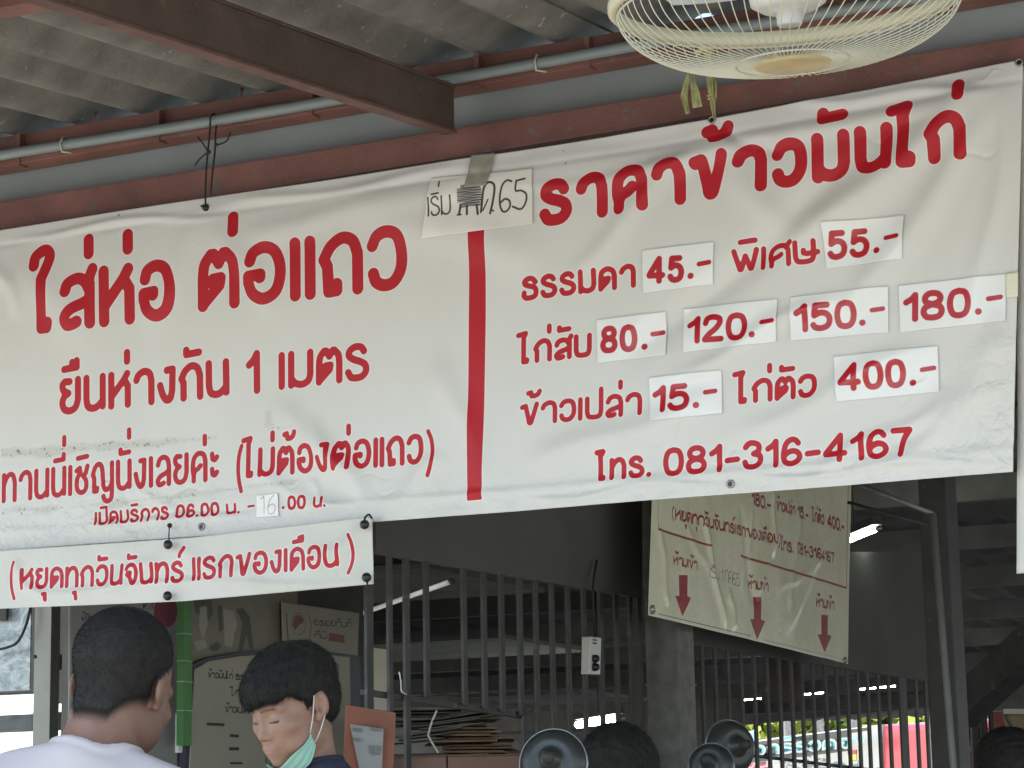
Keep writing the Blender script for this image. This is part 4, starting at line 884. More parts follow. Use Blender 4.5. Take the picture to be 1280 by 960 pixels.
for i in range(26):
    low = i < 9; h = r_.uniform(.0035, .0075)
    xx = r_.uniform(-.02, .06) if low else r_.uniform(-.12, .02)
    w_ = r_.uniform(.16, .2) if low else r_.uniform(.2, .34)
    cpos = ctr + rt * (xx + (.05 if low else 0)) + fw * r_.uniform(-.03, .03); cpos[2] = z
    o = obox('cardboard_sheet', cpos, w_, r_.uniform(.2, .3), h, M['card'] if low else M['cardgrey'], None, r_.uniform(-.15, .15), .0008, r_.uniform(-.0015, .0015))
    tag(o, 'flattened %s cardboard sheet in the pile on the cartons' % ('brown' if low else 'dusty grey'), 'cardboard', 'flattened cardboard in the pile'); z += h + .0035
    if z > zt + .122: break
for k in range(9):
    a = ctr + rt * (-.14 + .02 * k) + fw * -.16; a[2] = zt + .03 + .009 * k + .001 * (k % 3)
    q = a + rt * r_.uniform(.14, .22); q[2] += .012 + .004 * (k % 4)
    tag(beam('cardboard_sheet', a, q, .1, .0025, M['cardgrey']), 'thin grey cardboard sheet sticking out of the pile at a slant', 'cardboard', 'flattened cardboard in the pile')
bez('strap_band', [at(546, 888, D=D0 - .33), at(540, 902, D=D0 - .33), at(535, 919, D=D0 - .33)], .0028, M['white']).name = 'packing_strap'
bez('strap_band', [at(535, 919, D=D0 - .33), at(541, 930, D=D0 - .33), at(548, 941, D=D0 - .33)], .0028, M['white']).name = 'packing_strap'
for o in COL.objects:
    if o.name.startswith('packing_strap'): tag(o, 'white plastic packing strap bent around the cardboard pile, ' + ('upper' if o.name == 'packing_strap' else 'lower') + ' half', 'strap')
# ---- fans low at the bottom edge
M['fanmetal'] = mat('greenish grey fan shell', (.055, .058, .052), .38, metal=.3, var=.2, scale=10)
def dish(px, py, D, r, axis, label):
    c = at(px, py, D=D); t = empty('wall_fan', c, label, 'fan')
    lathe('shell', [(r, 0), (r * .97, .012), (r * .8, .035), (r * .55, .045), (r * .45, .04), (r * .3, .05), (r * .22, .07), (0, .075)], c, axis, M['fanmetal'], t, 40)
    lathe('rim', [(r, -.006), (r * 1.03, 0), (r, .008), (r * .97, .002)], c, axis, M['zinc'], t, 40)
    lathe('knob', [(0, .098), (.012, .094), (.014, .07)], c, axis, M['dark'], t, 14)
    a = np.array(axis, float); a /= np.linalg.norm(a); tube('bracket', [c, c - a * .1, (c - a * .1) * np.array([1, 1, 0])], .012, M['dark'], t, 8)
dish(692, 954, 5.2, .074, (.25, -1, .15), 'round grey fan shell at the bottom edge left of the pillar')
dish(889, 958, 6.0, .058, (.2, -1, .2), 'lower greenish fan shell right of the pillar')
dish(911, 935, 6.2, .072, (1.2, -1, .1), 'taller greenish fan shell turned sideways right of the pillar')
tag(plate('hanging_board', [at(x, y, D=9) for x, y in ((952, 878), (999, 880), (1001, 826), (954, 820))], .01, mat('dark brown board', (.062, .05, .036), .8)), 'dark brown board hanging behind the right fence bars', 'board')

c = at(975, 822, D=9); bez('hanging_wire', [c, [c[0], c[1], zr(c[1])]], .003, M['dark']); tag(bpy.data.objects['hanging_wire'], 'thin dark wire above the dark brown hanging board', 'wire')
# ================================================================== OUTSIDE BEYOND THE HALL
def leafmat(name, a, b):
    return mat(name, a, .6, col2=b, thr=(.35, .65), scale=1.2)
M['leaf'] = leafmat('sunlit leaves', (.11, .17, .02), (.27, .30, .035)); M['bark'] = mat('bark', (.12, .09, .06), .9)
def tree(px, py, D, h, r, n, seed, label):
    c = at(px, py, D=D); base = np.array([c[0], c[1], -.1]); rg = np.random.default_rng(seed)
    t = empty('leafy_tree', base, label, 'tree', 'trees beyond the hall')
    tube('trunk', [base, base + [.1, 0, h * .3], base + [-.05, .1, h * .7]], [.22, .16, .08], M['bark'], t, 8)
    ctrs = base + np.array([0, 0, h * .6]) + rg.normal(size=(26, 3)) * np.array([r * .5, r * .4, h * .2])
    P = (ctrs[rg.integers(0, 26, n)] + rg.normal(size=(n, 3)) * r * .2)
    e1 = rg.normal(size=(n, 3)); e1 /= np.linalg.norm(e1, axis=1)[:, None]; e2 = rg.normal(size=(n, 3)); e2 -= e1 * (e1 * e2).sum(1)[:, None]; e2 /= np.linalg.norm(e2, axis=1)[:, None]
    s_ = rg.uniform(.08, .2, n)[:, None]; v = np.stack([P - e1 * s_, P + e2 * s_ * .5, P + e1 * s_, P - e2 * s_ * .5], 1).reshape(-1, 3)
    o = from_np('crown', v, np.arange(n * 4).reshape(-1, 4), M['leaf'], t, False)
for i, (px, r) in enumerate(((850, 3.2), (960, 3), (1060, 3.2), (1170, 3), (1262, 2.6), (720, 3))):
    tree(px, 900, 42 + (i % 3) * 3, 5.2, r, 9000, i, ['sunlit green tree left of the bus lettering', 'sunlit tree above the bus lettering', 'sunlit tree over the middle of the bus roof', 'sunlit tree behind the steel column', 'sunlit tree at the far right behind the tarp', 'sunlit tree left of the pillar'][i])
tag(box('boundary_wall', (-60, 62, -.1), (40, 62.3, 2.6), mat('pale boundary wall', (.45, .5, .5), .8)), 'long pale boundary wall beyond the trees', 'wall')
# bus
bus = empty('tour_bus', at(1040, 1010, D=24) * np.array([1, 1, 0]), 'red and white bus with large pale Thai lettering parked beyond the fence', 'bus')
M['busred'] = mat('red bus paint', (.30, .03, .04), .3, var=.05); M['buswhite'] = mat('white bus paint', (.27, .27, .24), .35, var=.05); M['busdark'] = mat('dark bus glass', (.03, .032, .03), .15, var=.05); M['yel'] = mat('yellow stripe', (.6, .45, .05), .4)
Db = lambda x: 27.5 - (x - 860) * .018
bq = lambda x0, yt0, yb0, x1, yt1, yb1, o=0: [at(x0, yb0, D=Db(x0) - o), at(x1, yb1, D=Db(x1) - o), at(x1, yt1, D=Db(x1) - o), at(x0, yt0, D=Db(x0) - o)]
plate('body', bq(840, 938, 1100, 1095, 906, 1090), 2.4, M['buswhite'], bus, .05)
plate('window_band', bq(842, 941, 964, 1084, 909, 936, .03), .02, M['busdark'], bus)
plate('front', bq(1096, 906, 1090, 1165, 904, 1090), 2.2, M['busred'], bus, .06)
plate('pillar_panel', bq(1085, 908, 1000, 1103, 906, 1000, .05), .03, M['buswhite'], bus)
plate('red_panel', bq(842, 966, 1040, 1060, 940, 1020, .06), .03, M['busred'], bus)
plate('stripe', bq(1040, 940, 945, 1070, 937, 942, .09), .02, M['busred'], bus); plate('stripe', bq(1040, 946, 953, 1070, 943, 950, .09), .02, M['yel'], bus); plate('white_panel', bq(1036, 953.5, 985, 1072, 950.5, 982, .08), .02, M['buswhite'], bus)
s = Sheet.__new__(Sheet)
def flatletters(name, text, x0, y0, x1, y1, H, sw, off, m, par):
    """raised letter bars on the slanting bus side"""
    W_ = x1 - x0; segs, r = word(text, (0, 0), (W_, 0), (0, H), H, sw); vs = []; fs = []
    for p, q in segs:
        d = q - p; l = np.hypot(*d)
        if l < 1e-6: continue
        n_ = np.array([-d[1], d[0]]) / l * r; e = d / l * r * .6
        for c in (p - e - n_, q + e - n_, q + e + n_, p - e + n_):
            px = x0 + c[0]; py = y0 + (y1 - y0) * c[0] / W_ - c[1]; vs.append(at(px, py, D=Db(px) - off - .0004 * len(fs)))
        k = len(vs) - 4; fs.append((k, k + 1, k + 2, k + 3))
    o = from_np(name, vs, fs, m, par, False); o['kind'] = 'stuff'; return o
M['teal'] = mat('teal lettering edge', (.08, .3, .3), .4)
for a in (("อารีรวดจข", 939, 946, 1083, 934, 14.5),): flatletters('lettering', a[0], *a[1:6], 4.2, .30, M['teal'], bus); flatletters('lettering', a[0], *a[1:6], 2.2, .40, M['buswhite'], bus)
flatletters('lettering', "ขนส่งรวม", 930, 962, 1028, 952, 8, 1.6, .45, M['buswhite'], bus)
for x in (880, 1050):
    c = at(x, 1060, D=Db(x)); lathe('wheel', [(.5, 0), (.5, .25), (.3, .27), (0, .2)], [c[0], c[1], .4], (np.array(at(x, 1000, D=Db(x))) - at(x, 1000, D=Db(x) + 1)) * [1, 1, 0], M['black'], bus, 24)
sg = empty('shop_sign', at(905, 980, D=36) * np.array([1, 1, 0]), 'pale blue shop sign board beyond the bus, left of its lettering', 'sign')
plate('board', [at(x, y, D=36) for x, y in ((866, 934), (948, 926), (948, 914), (866, 921))], .08, mat('pale blue sign', (.35, .5, .52), .5), sg)
beam('post', at(880, 934, D=36) * np.array([1, 1, 0]), at(880, 934, D=36), .1, .1, M['dark'], sg)
for k, x in enumerate((985, 1022, 1068)):
    tag(beam('utility_pole', at(x, 1000, D=33) * np.array([1, 1, 0]), at(x, 860, D=33), .12, .12, M['pillar']), 'grey utility pole beyond the bus, %s one' % ('left', 'middle', 'right')[k], 'pole', 'poles beyond the bus')
t = empty('parked_car', at(1204, 1020, D=17) * np.array([1, 1, 0]), 'red and white vehicle side seen between the steel column and the dark posts', 'vehicle')
plate('side_panel', [at(x, y, D=17) for x, y in ((1196, 1040), (1236, 1040), (1236, 905), (1196, 907))], 1.2, M['busred'], t, .04)
plate('white_stripe', [at(x, y, D=16.95) for x, y in ((1197, 941), (1235, 939), (1235, 933), (1197, 935))], .02, M['buswhite'], t)
plate('window', [at(x, y, D=16.95) for x, y in ((1197, 926), (1235, 924), (1235, 910), (1197, 912))], .02, M['busdark'], t)
# things at the far right
tp_ = empty('sun_tarp', at(1270, 940, D=12), 'beige orange tarp sheet hanging at the right edge, dotted pale top rim', 'tarp')
M['tarp'] = mat('beige tarp', (.30, .22, .12), .7, var=.3, scale=6)
plate('cloth', [at(x, y, D=12) for x, y in ((1266, 940), (1340, 950), (1340, 889), (1254, 891))], .02, M['tarp'], tp_)
beam('rope', at(1256, 893, D=11.9), at(1270, 918, D=11.9), .012, .012, M['black'], tp_)
for k in range(9): q = at(1258 + k * 5, 889.3, D=11.9); box('rim_bead', q - .012, q + .012, M['white'], tp_)
M['pinkpost'] = mat('faded red post', (.5, .16, .11), .6)
for i, x in enumerate((1243, 1248.5, 1254, 1260)): tag(beam('red_post', at(x, 980, D=19) * np.array([1, 1, 0]), at(x, 890, D=19), .035, .035, M['pinkpost']), 'faded red upright post beyond the hall near the tarp, %s of four' % ['leftmost', 'second', 'third', 'rightmost'][i], 'post', 'faded red posts')
for i, (x, w_) in enumerate(((1216, 8), (1228, 7), (1237, 4))): tag(beam('dark_post', at(x, 1000, D=13) * np.array([1, 1, 0]), at(x, 860, D=13), w_ * .0043, .04, M['dark']), 'dark upright post right of the steel column, %s' % ['leftmost and thickest', 'middle one', 'thinnest on the right'][i], 'post', 'dark posts by the tarp')

# ================================================================== PEOPLE
import openvdb
def smin(a, b, k):
    h = np.clip(.5 + .5 * (b - a) / k, 0, 1); return b + (a - b) * h - k * h * (1 - h)
def smax(a, b, k): return -smin(-a, -b, k)
def ell(P, c, r):
    q = [(P[i] - c[i]) / r[i] for i in range(3)]; k0 = np.sqrt(q[0] ** 2 + q[1] ** 2 + q[2] ** 2); q1 = np.sqrt(sum((q[i] / r[i]) ** 2 for i in range(3)))
    return k0 * (k0 - 1) / np.maximum(q1, 1e-6)
def cap(P, a, b, ra, rb):
    d = [b[i] - a[i] for i in range(3)]; L2 = sum(x * x for x in d)
    t = np.clip(sum((P[i] - a[i]) * d[i] for i in range(3)) / L2, 0, 1)
    return np.sqrt(sum((P[i] - a[i] - d[i] * t) ** 2 for i in range(3))) - (ra + (rb - ra) * t)
def axis_pts(lo, hi, f0, f1, fine, coarse):
    out = [lo]
    while out[-1] < hi:
        x = out[-1]; d = max(f0 - x, x - f1, 0); out.append(x + min(coarse, fine + d * .12))
    return np.array(out, np.float32)
def head_sdf(P, nose=1.0):
    ab = [np.abs(P[0]), P[1], P[2]]
    d = ell(P, (0, -.016, .042), (.074, .096, .084)); d = smin(d, ell(P, (0, .022, -.022), (.060, .070, .086)), .03)
    d = smin(d, ell(ab, (.030, .02, -.06), (.030, .05, .032)), .03)                       # jaw
    d = smin(d, ell(P, (0, .068, -.093), (.022, .020, .017)), .026)
    d = smin(d, ell(ab, (.040, .058, -.018), (.024, .024, .018)), .022)
    d = smin(d, cap(ab, (.008, .085, .022), (.045, .068, .024), .010, .009), .014)
    d = smax(d, -ell(ab, (.031, .100, .004), (.019, .018, .014)), .011)
    d = smin(d, ell(ab, (.031, .072, .002), (.0155, .0135, .0125)), .005)                     # lids over the eyes
    d = smax(d, -cap(ab, (.020, .0875, -.0035), (.043, .0815, -.003), .0012, .0012), .002)   # lash line
    d = smin(d, cap(P, (0, .086, .012), (0, .096, -.026), .0065, .0095), .010)
    d = smin(d, ell(P, (0, .098, -.029), (.0105, .0105, .0095)), .008); d = smin(d, ell(ab, (.012, .091, -.033), (.0075, .0095, .0075)), .007)
    d = smax(d, -ell(ab, (.0065, .096, -.041), (.0035, .005, .004)), .003)
    d = smin(d, ell(P, (0, .074, -.062), (.030, .022, .022)), .014)
    d = smin(d, ell(P, (0, .0885, -.0580), (.021, .0065, .0036)), .006); d = smin(d, ell(P, (0, .0865, -.0672), (.0175, .0070, .0045)), .006)
    d = smax(d, -cap(ab, (0, .0965, -.0625), (.023, .0865, -.0632), .0014, .001), .0022)
    # ears: outer shell with a hollow, helix and lobe
    e = ell([ab[0] - .15 * (ab[1] + .01) * -1, ab[1], ab[2]], (.079, -.014, .004), (.008, .018, .029)); e = smin(e, ell(ab, (.072, -.004, -.024), (.008, .009, .010)), .008)
    e = smax(e, -ell(ab, (.088, -.008, .002), (.008, .010, .017)), .004); e = smax(e, -ell(ab, (.086, -.006, -.008), (.012, .006, .007)), .003)
    d = smin(d, e, .006)
    return d
def rotm(yaw, pitch, roll):
    """head turned: yaw to its left, pitch down, roll to its right"""
    return np.array(Matrix.Rotation(yaw, 3, 'Z') @ Matrix.Rotation(-pitch, 3, 'X') @ Matrix.Rotation(roll, 3, 'Y'))
def grid_mesh(field, ax_):
    g = openvdb.FloatGrid(background=.2); g.copyFromArray(field.astype(np.float32)); 
    p, t, q = g.convertToPolygons(0.0, 0.0)
    co = np.stack([np.interp(p[:, i], np.arange(len(ax_[i])), ax_[i]) for i in range(3)], 1)
    faces = [tuple(x) for x in q.tolist()] + [tuple(x) for x in t.tolist()]
    faces = [f[::-1] for f in faces]
    return co, faces
def person(label, loc, az, hp, R, skin, hairfn, shirtm, arms, collar, pants, hair_m, brow=True, group=None, scale=1.0, tilt=0.0, fade=False, shirt_off=.010, neck_r=.053, sd=.17, lips=True, shoulder_z=1.385, lean=0):
    """loc: ground point of the body, az: facing azimuth (clockwise from +Y), hp: head centre in body space, R: head rotation"""
    root = empty('person', loc, label, 'person', group); root.rotation_euler = (0, tilt, -az); root.scale = (scale,) * 3
    bpy.context.view_layer.update()
    X = axis_pts(-.36, .36, hp[0] - .085, hp[0] + .085, .0028, .009); Yx = axis_pts(-.22, .42, hp[1] - .12, hp[1] + .12, .0028, .010); Z = axis_pts(-.01, hp[2] + .20, hp[2] - .13, hp[2] + .14, .0028, .012)
    P = [a.astype(np.float32) for a in np.meshgrid(X, Yx, Z, indexing='ij', sparse=True)]
    sh = np.zeros((len(X), len(Yx), len(Z)), np.float32)
    # body
    ab = [np.abs(P[0]), P[1], P[2]]
    b = ell(P, (0, .0, 1.20), (.165, .105, .24)) + sh
    b = smin(b, ell(P, (0, .01, 1.0), (.15, .11, .2)), .05); b = smin(b, ell(P, (0, 0, .88), (.165, .12, .13)), .05)
    b = smin(b, cap(ab, (.03, -.02, shoulder_z), (sd, -.015, shoulder_z - .012), .06, .052), .05)
    b = smin(b, cap(ab, (.0, -.03, shoulder_z + .05), (sd * .8, -.02, shoulder_z + .01), .05, .035), .05)
    torso = b
    leg = smin(cap(ab, (.09, 0, .86), (.10, .01, .48), .085, .055), cap(ab, (.10, .01, .48), (.10, -.015, .09), .055, .038), .03)
    foot = cap(ab, (.10, -.02, .05), (.115, .12, .035), .04, .03)
    b = smin(b, smin(leg, foot, .03), .05)
    armd = None; sleeve = None
    for sx, A in zip((1, -1), arms):
        s0 = (sx * (sd + .015), -.015, shoulder_z - .015); el, wr = A
        u = cap(P, s0, el, .052, .042); l = cap(P, el, wr, .041, .026); a_ = smin(u, l, .02)
        up = tuple(s0[i] + (el[i] - s0[i]) * .72 for i in range(3)); sl = cap(P, s0, up, .056, .062)
        d = np.array(wr) - np.array(el); d /= np.linalg.norm(d); w_ = np.array(wr); side = np.cross(d, [0, 0, 1.]); side /= np.linalg.norm(side) + 1e-9
        pm = w_ + d * .05; a_ = smin(a_, cap(P, tuple(w_ + d * .02), tuple(pm + d * .03), .026, .030), .02)
        for k, (o_, L_) in enumerate(((-.027, .055), (-.009, .068), (.009, .064), (.026, .048))):
            r0 = w_ + d * .10 + side * o_; r1 = r0 + d * L_ * .5 - np.array([0, 0, .008]); r2 = r1 + d * L_ * .35 - np.array([0, 0, .022])
            a_ = smin(a_, smin(cap(P, tuple(r0 - d * .03), tuple(r1), .0095, .0085), cap(P, tuple(r1), tuple(r2), .0085, .007), .004), .006)
        th0 = w_ + d * .045 - side * .025 * sx; a_ = smin(a_, cap(P, tuple(th0), tuple(th0 + d * .045 - side * .03 * sx - np.array([0, 0, .01])), .012, .009), .01)
        b = smin(b, a_, .02); sleeve = sl if sleeve is None else np.minimum(sleeve, sl)
    # neck and head
    Ri = np.linalg.inv(R); H = [sum(Ri[i][j] * (P[j] - hp[j]) for j in range(3)) for i in range(3)]
    nb = (0, -.02, shoulder_z - .02); nt_ = tuple(np.array(hp) + R @ np.array([0, -.032, -.035]))
    neck = cap(P, nb, nt_, neck_r + .006, neck_r)
    b = smin(b, neck, .035); far = (np.abs(H[0]) > .13) | (np.abs(H[1]) > .17) | (np.abs(H[2]) > .18)
    hd = head_sdf(H)
    full = smin(b, hd, .016)
    co, fa = grid_mesh(full, (X, Yx, Z))
    me_o = from_np('body', co, fa, skin, root)
    Hc = (Ri @ (co - np.array(hp)).T).T
    # pigment: 0 skin, 1 dark (brow, lash), lips
    ax_, y_, z_ = np.abs(Hc[:, 0]), Hc[:, 1], Hc[:, 2]
    br = np.clip(1 - np.abs((z_ - (.0225 + .0025 * np.sin(np.clip((ax_ - .010) / .040, 0, 1) * 3.1))) / .0046), 0, 1) * (ax_ > .010) * (ax_ < .049) * (y_ > .05)
    la = (np.abs(z_ + .0035) < .0018) * (ax_ > .018) * (ax_ < .045) * (y_ > .07)
    mus = np.clip(1 - np.abs((z_ + .050) / .007), 0, 1) * np.clip((.026 - ax_) / .01, 0, 1) * (y_ > .075) * .16
    dk = np.clip(br * .8 * np.clip((.050 - ax_) / .010, 0, 1) + la * .85 + mus, 0, 1)
    if fade:
        ln = -.068 + .07 * np.clip((ax_ - .030) / .045, 0, 1) + np.clip((y_ + .02) * 1.6, 0, .2); k_ = np.clip((z_ - ln + .020) / .024, 0, 1)
        ear_ = np.hypot(np.hypot(ax_ - .084, y_ + .010), z_ * .62) > .021
        dk = np.maximum(dk, .97 * k_ * k_ * (3 - 2 * k_) * (y_ < .06) * (ax_ < .0795) * ear_)
    lp = ((z_ < -.0545) & (z_ > -.0725) & (ax_ < .0215) & (y_ > .080)).astype(float)
    for nm, arr in (('dark', dk), ('lip', lp * .45)):
        a = me_o.data.attributes.new(nm, 'FLOAT', 'POINT'); a.data.foreach_set('value', arr.astype(np.float32))
    # shirt
    cl = smin(torso, sleeve, .02); ccut = collar(P, neck)
    wr_ = .0030 * np.sin(P[0] * 34 + P[2] * 26 + 2 * np.sin(P[1] * 30 + P[2] * 14)) + .0018 * np.sin(P[2] * 75 + P[0] * 30)
    cl = cl - shirt_off + wr_; rib_ = smax(np.abs(neck - .013) - .0055, np.abs(cl + .002) - .008, .003); cl = smin(smax(cl, ccut, .004), rib_, .003); cl = smax(cl, .86 - P[2], .004)
    cc_, cf = grid_mesh(cl, (X, Yx, Z)); from_np('shirt', cc_, cf, shirtm, root)
    pt = smin(smin(ell(P, (0, 0, .88), (.165, .12, .13)), leg, .05), leg, .01) - .012; pt = smax(smax(pt, P[2] - .93, .003), .06 - P[2], .003)
    pc, pf = grid_mesh(pt + sh, (X, Yx, Z)); from_np('trousers', pc, pf, pants, root)
    hf = hairfn(H, full); hc, hfa = grid_mesh(hf + sh, (X, Yx, Z)); ho = from_np('hair', hc, hfa, hair_m, root)
    return root, R, np.array(hp), (hc, hfa), (co, fa)
def strands(root, R, hp, hc, hfa, m, n, L_, wid, seed, down=.5, keep=None, name='hair_strand_mass'):
    """thousands of short hairs rooted on the hair surface"""
    rg = np.random.default_rng(seed); F_ = [f for f in hfa if len(f) >= 3]; idx = rg.integers(0, len(F_), n); vs = []; fs = []
    T = np.array([F_[i][:3] for i in idx]); A, Bq, Cq = hc[T[:, 0]], hc[T[:, 1]], hc[T[:, 2]]
    nn = np.cross(Bq - A, Cq - A); nn /= np.linalg.norm(nn, axis=1)[:, None] + 1e-12; c = (A + Bq + Cq) / 3
    out = c - hp; nn *= np.sign((nn * out).sum(1))[:, None]
    Hc = (np.linalg.inv(R) @ (c - hp).T).T
    k = np.ones(n, bool) if keep is None else keep(Hc)
    c, nn, Hc = c[k], nn[k], Hc[k]; n = len(c)
    crown = R @ np.array([0, -.04, .13]) + hp; rad = c - crown; rad -= nn * (rad * nn).sum(1)[:, None]; rad /= np.linalg.norm(rad, axis=1)[:, None] + 1e-6
    d = nn * (1 - down) + rad * down + rg.normal(size=(n, 3)) * .22; d /= np.linalg.norm(d, axis=1)[:, None]
    sd_ = np.cross(d, rg.normal(size=(n, 3))); sd_ /= np.linalg.norm(sd_, axis=1)[:, None] + 1e-6
    L = L_ * rg.uniform(.5, 1.15, n)[:, None]; base = c - nn * .001; mid = base + d * L * .55; tip = base + d * L + (rad - nn * .4) * L * .3
    v = np.stack([base - sd_ * wid, base + sd_ * wid, mid - sd_ * wid * .8, mid + sd_ * wid * .8, tip], 1).reshape(-1, 3)
    o_ = np.arange(n)[:, None] * 5; f = np.concatenate([o_ + np.array([0, 1, 3]), o_ + np.array([0, 3, 2]), o_ + np.array([2, 3, 4])]).reshape(-1, 3)
    o = from_np(name, v, f, m, root, False); o['kind'] = 'stuff'; return o
def skin_mat(name, col, dark=(.016, .013, .010), lip=(.30, .13, .11), hairy=None):
    mt = bpy.data.materials.new(name); mt.use_nodes = True; N = mt.node_tree.nodes; L = mt.node_tree.links; b = N['Principled BSDF']
    tc = N.new('ShaderNodeTexCoord'); n = N.new('ShaderNodeTexNoise'); n.inputs['Scale'].default_value = 28; n.inputs['Detail'].default_value = 8; L.new(tc.outputs['Object'], n.inputs['Vector'])
    cr = N.new('ShaderNodeValToRGB'); cr.color_ramp.elements[0].position = .3; cr.color_ramp.elements[1].position = .7
    cr.color_ramp.elements[0].color = (col[0] * .86, col[1] * .8, col[2] * .78, 1); cr.color_ramp.elements[1].color = (col[0] * 1.06, col[1] * 1.04, col[2], 1)
    L.new(n.outputs['Fac'], cr.inputs['Fac']); cur = cr.outputs[0]
    for at_, c_ in (('dark', dark), ('lip', lip)):
        a = N.new('ShaderNodeAttribute'); a.attribute_name = at_; mx = N.new('ShaderNodeMix'); mx.data_type = 'RGBA'; L.new(a.outputs['Fac'], mx.inputs['Factor']); L.new(cur, mx.inputs['A']); mx.inputs['B'].default_value = list(c_) + [1]; cur = mx.outputs['Result']
    a = N.new('ShaderNodeAttribute'); a.attribute_name = 'dark'; ms = N.new('ShaderNodeMapRange'); ms.inputs['To Min'].default_value = .42; ms.inputs['To Max'].default_value = .04
    L.new(a.outputs['Fac'], ms.inputs['Value']); L.new(ms.outputs[0], b.inputs['Specular IOR Level'])
    L.new(cur, b.inputs['Base Color']); b.inputs['Roughness'].default_value = .48; b.inputs['Subsurface Weight'].default_value = .12; b.inputs['Subsurface Radius'].default_value = (.012, .005, .003); b.inputs['Subsurface Scale'].default_value = .6
    n2 = N.new('ShaderNodeTexNoise'); n2.inputs['Scale'].default_value = 420; bp = N.new('ShaderNodeBump'); bp.inputs['Strength'].default_value = .12; bp.inputs['Distance'].default_value = .001
    L.new(tc.outputs['Object'], n2.inputs['Vector']); L.new(n2.outputs['Fac'], bp.inputs['Height']); L.new(bp.outputs[0], b.inputs['Normal']); return mt
M['hair'] = mat('black hair', (.022, .021, .018), .75, var=.3, scale=60, spec=.2)
M['tshirt'] = mat('white cotton shirt', (.43, .395, .385), .9, var=.04, bump=.06, bscale=500); M['navy'] = mat('navy cotton shirt', (.024, .026, .05), .9, var=.2, bump=.4, bscale=400)
M['denim'] = mat('dark trousers', (.03, .035, .05), .85); M['skinA'] = skin_mat('warm brown skin', (.185, .105, .072)); M['skinB'] = skin_mat('light brown skin', (.30, .18, .125))
def ground_under(p): return np.array([p[0], p[1], 0.0])
def place(px, py, D, az, hp, sc, tilt=0.0):
    """ground point so that the head centre hp (body space) lands on the photo point"""
    from mathutils import Euler
    off = Euler((0, tilt, -az)).to_matrix() @ Vector(hp) * sc
    return at(px, py, D=D) - np.array(off)
def viewaz(px): return -YAW + math.atan((px - 640) / F)
# man in white, seen from behind
azA = viewaz(150) + math.radians(12)
RA = rotm(math.radians(-17), math.radians(16), math.radians(2)); hpA = (.040, .050, 1.572)
def scalp(H, hd):
    ax_ = np.abs(H[0]); line = -.068 + .07 * np.clip((ax_ - .030) / .045, 0, 1) + np.clip((H[1] + .02) * 1.6, 0, .2)
    t = -.0007 + .0078 * np.clip((H[2] - line) / .085, 0, 1)
    skull = hd
    ear = .018 - np.sqrt((ax_ - .084) ** 2 + (H[1] + .010) ** 2 + ((H[2] - .0) * .62) ** 2)
    return smax(smax(smax(skull - t, line - H[2], .002), ear, .006), H[1] - .055, .01)
def colA(P, neck): return .010 - neck
pA = place(153, 863, 3.9, azA, hpA, .98, .06)
manA = person('man seen from behind in a white T-shirt with very short black hair', pA, azA, hpA, RA, M['skinA'], scalp, M['tshirt'],
    (((.25, .02, 1.12), (.20, .25, 1.06)), ((-.25, .02, 1.12), (-.20, .25, 1.06))), colA, M['denim'], M['hair'], neck_r=.057, sd=.18, tilt=.06, scale=.98, fade=True)
strands(manA[0], manA[1], manA[2], *manA[3], M['hair'], 34000, .0062, .00020, 3, .35, keep=lambda h: RNG.random(len(h)) < np.clip((h[:, 2] + .068) / .05 + .12, .12, 1))
bc, bf = manA[4]; cen = np.array([bc[list(f[:3])].mean(0) for f in bf]); hl = (np.linalg.inv(RA) @ (cen - np.array(hpA)).T).T
lnA = -.068 + .07 * np.clip((np.abs(hl[:, 0]) - .030) / .045, 0, 1) + np.clip((hl[:, 1] + .02) * 1.6, 0, .2); dz_ = hl[:, 2] - lnA
sel = np.nonzero((dz_ > -.016) & (dz_ < .022) & (hl[:, 1] < .03) & (np.abs(hl[:, 0]) < .079) & (RNG.random(len(hl)) < np.clip((dz_ + .018) / .024, 0, 1)))[0]
strands(manA[0], manA[1], manA[2], bc, [bf[i] for i in sel], M['hair'], 5000, .0045, .00018, 11, .55, name='nape_stubble')
# masked man
azB = viewaz(368) + math.radians(180 + 52)
RB = rotm(0, math.radians(20), 0); hpB = (0, .055, 1.545)
def mop(H, hd):
    wob = .0012 * np.sin(H[0] * 130 + H[2] * 60) + .001 * np.sin(H[1] * 170 + 3 * np.sin(H[2] * 90))
    base = ell(H, (0, -.012, .056), (.086, .110, .088)) + wob
    base = smin(base, ell(H, (0, .045, .055), (.066, .060, .036)), .03); base = smin(base, ell(H, (0, -.055, .0), (.068, .050, .06)), .03)
    ax_ = np.abs(H[0]); fr = .041 - .24 * np.clip(H[0] + .02, 0, .05) + .003 * np.sin(H[0] * 190 + 1) + .002 * np.sin(H[0] * 410)
    front = smax(fr - H[2], .040 - H[1], .01) ; low = np.where(H[1] > .035, fr - H[2], np.where(H[1] > -.012, .030 - .3 * (H[1]) * 0 - H[2] + .012 * np.clip((-.012 - H[1]) / .02, -1, 0), -.050 - .25 * (H[1] + .03) - H[2]))
    s_ = np.clip((H[1] + .012 + .016) / .012, 0, 1); low = (-.052 - H[2]) * (1 - s_) + (.024 - H[2]) * s_; u_ = np.clip((H[1] + .004) / .006, 0, 1) * np.clip((.022 - H[1]) / .01, 0, 1); low = low - .034 * u_; t_ = np.clip((H[1] - .028) / .02, 0, 1); low = low * (1 - t_) + (fr - H[2]) * t_
    return smax(base, low, .006)
def colB(P, neck): return .010 - neck
pB = place(367, 886, 4.55, azB, hpB, .88)
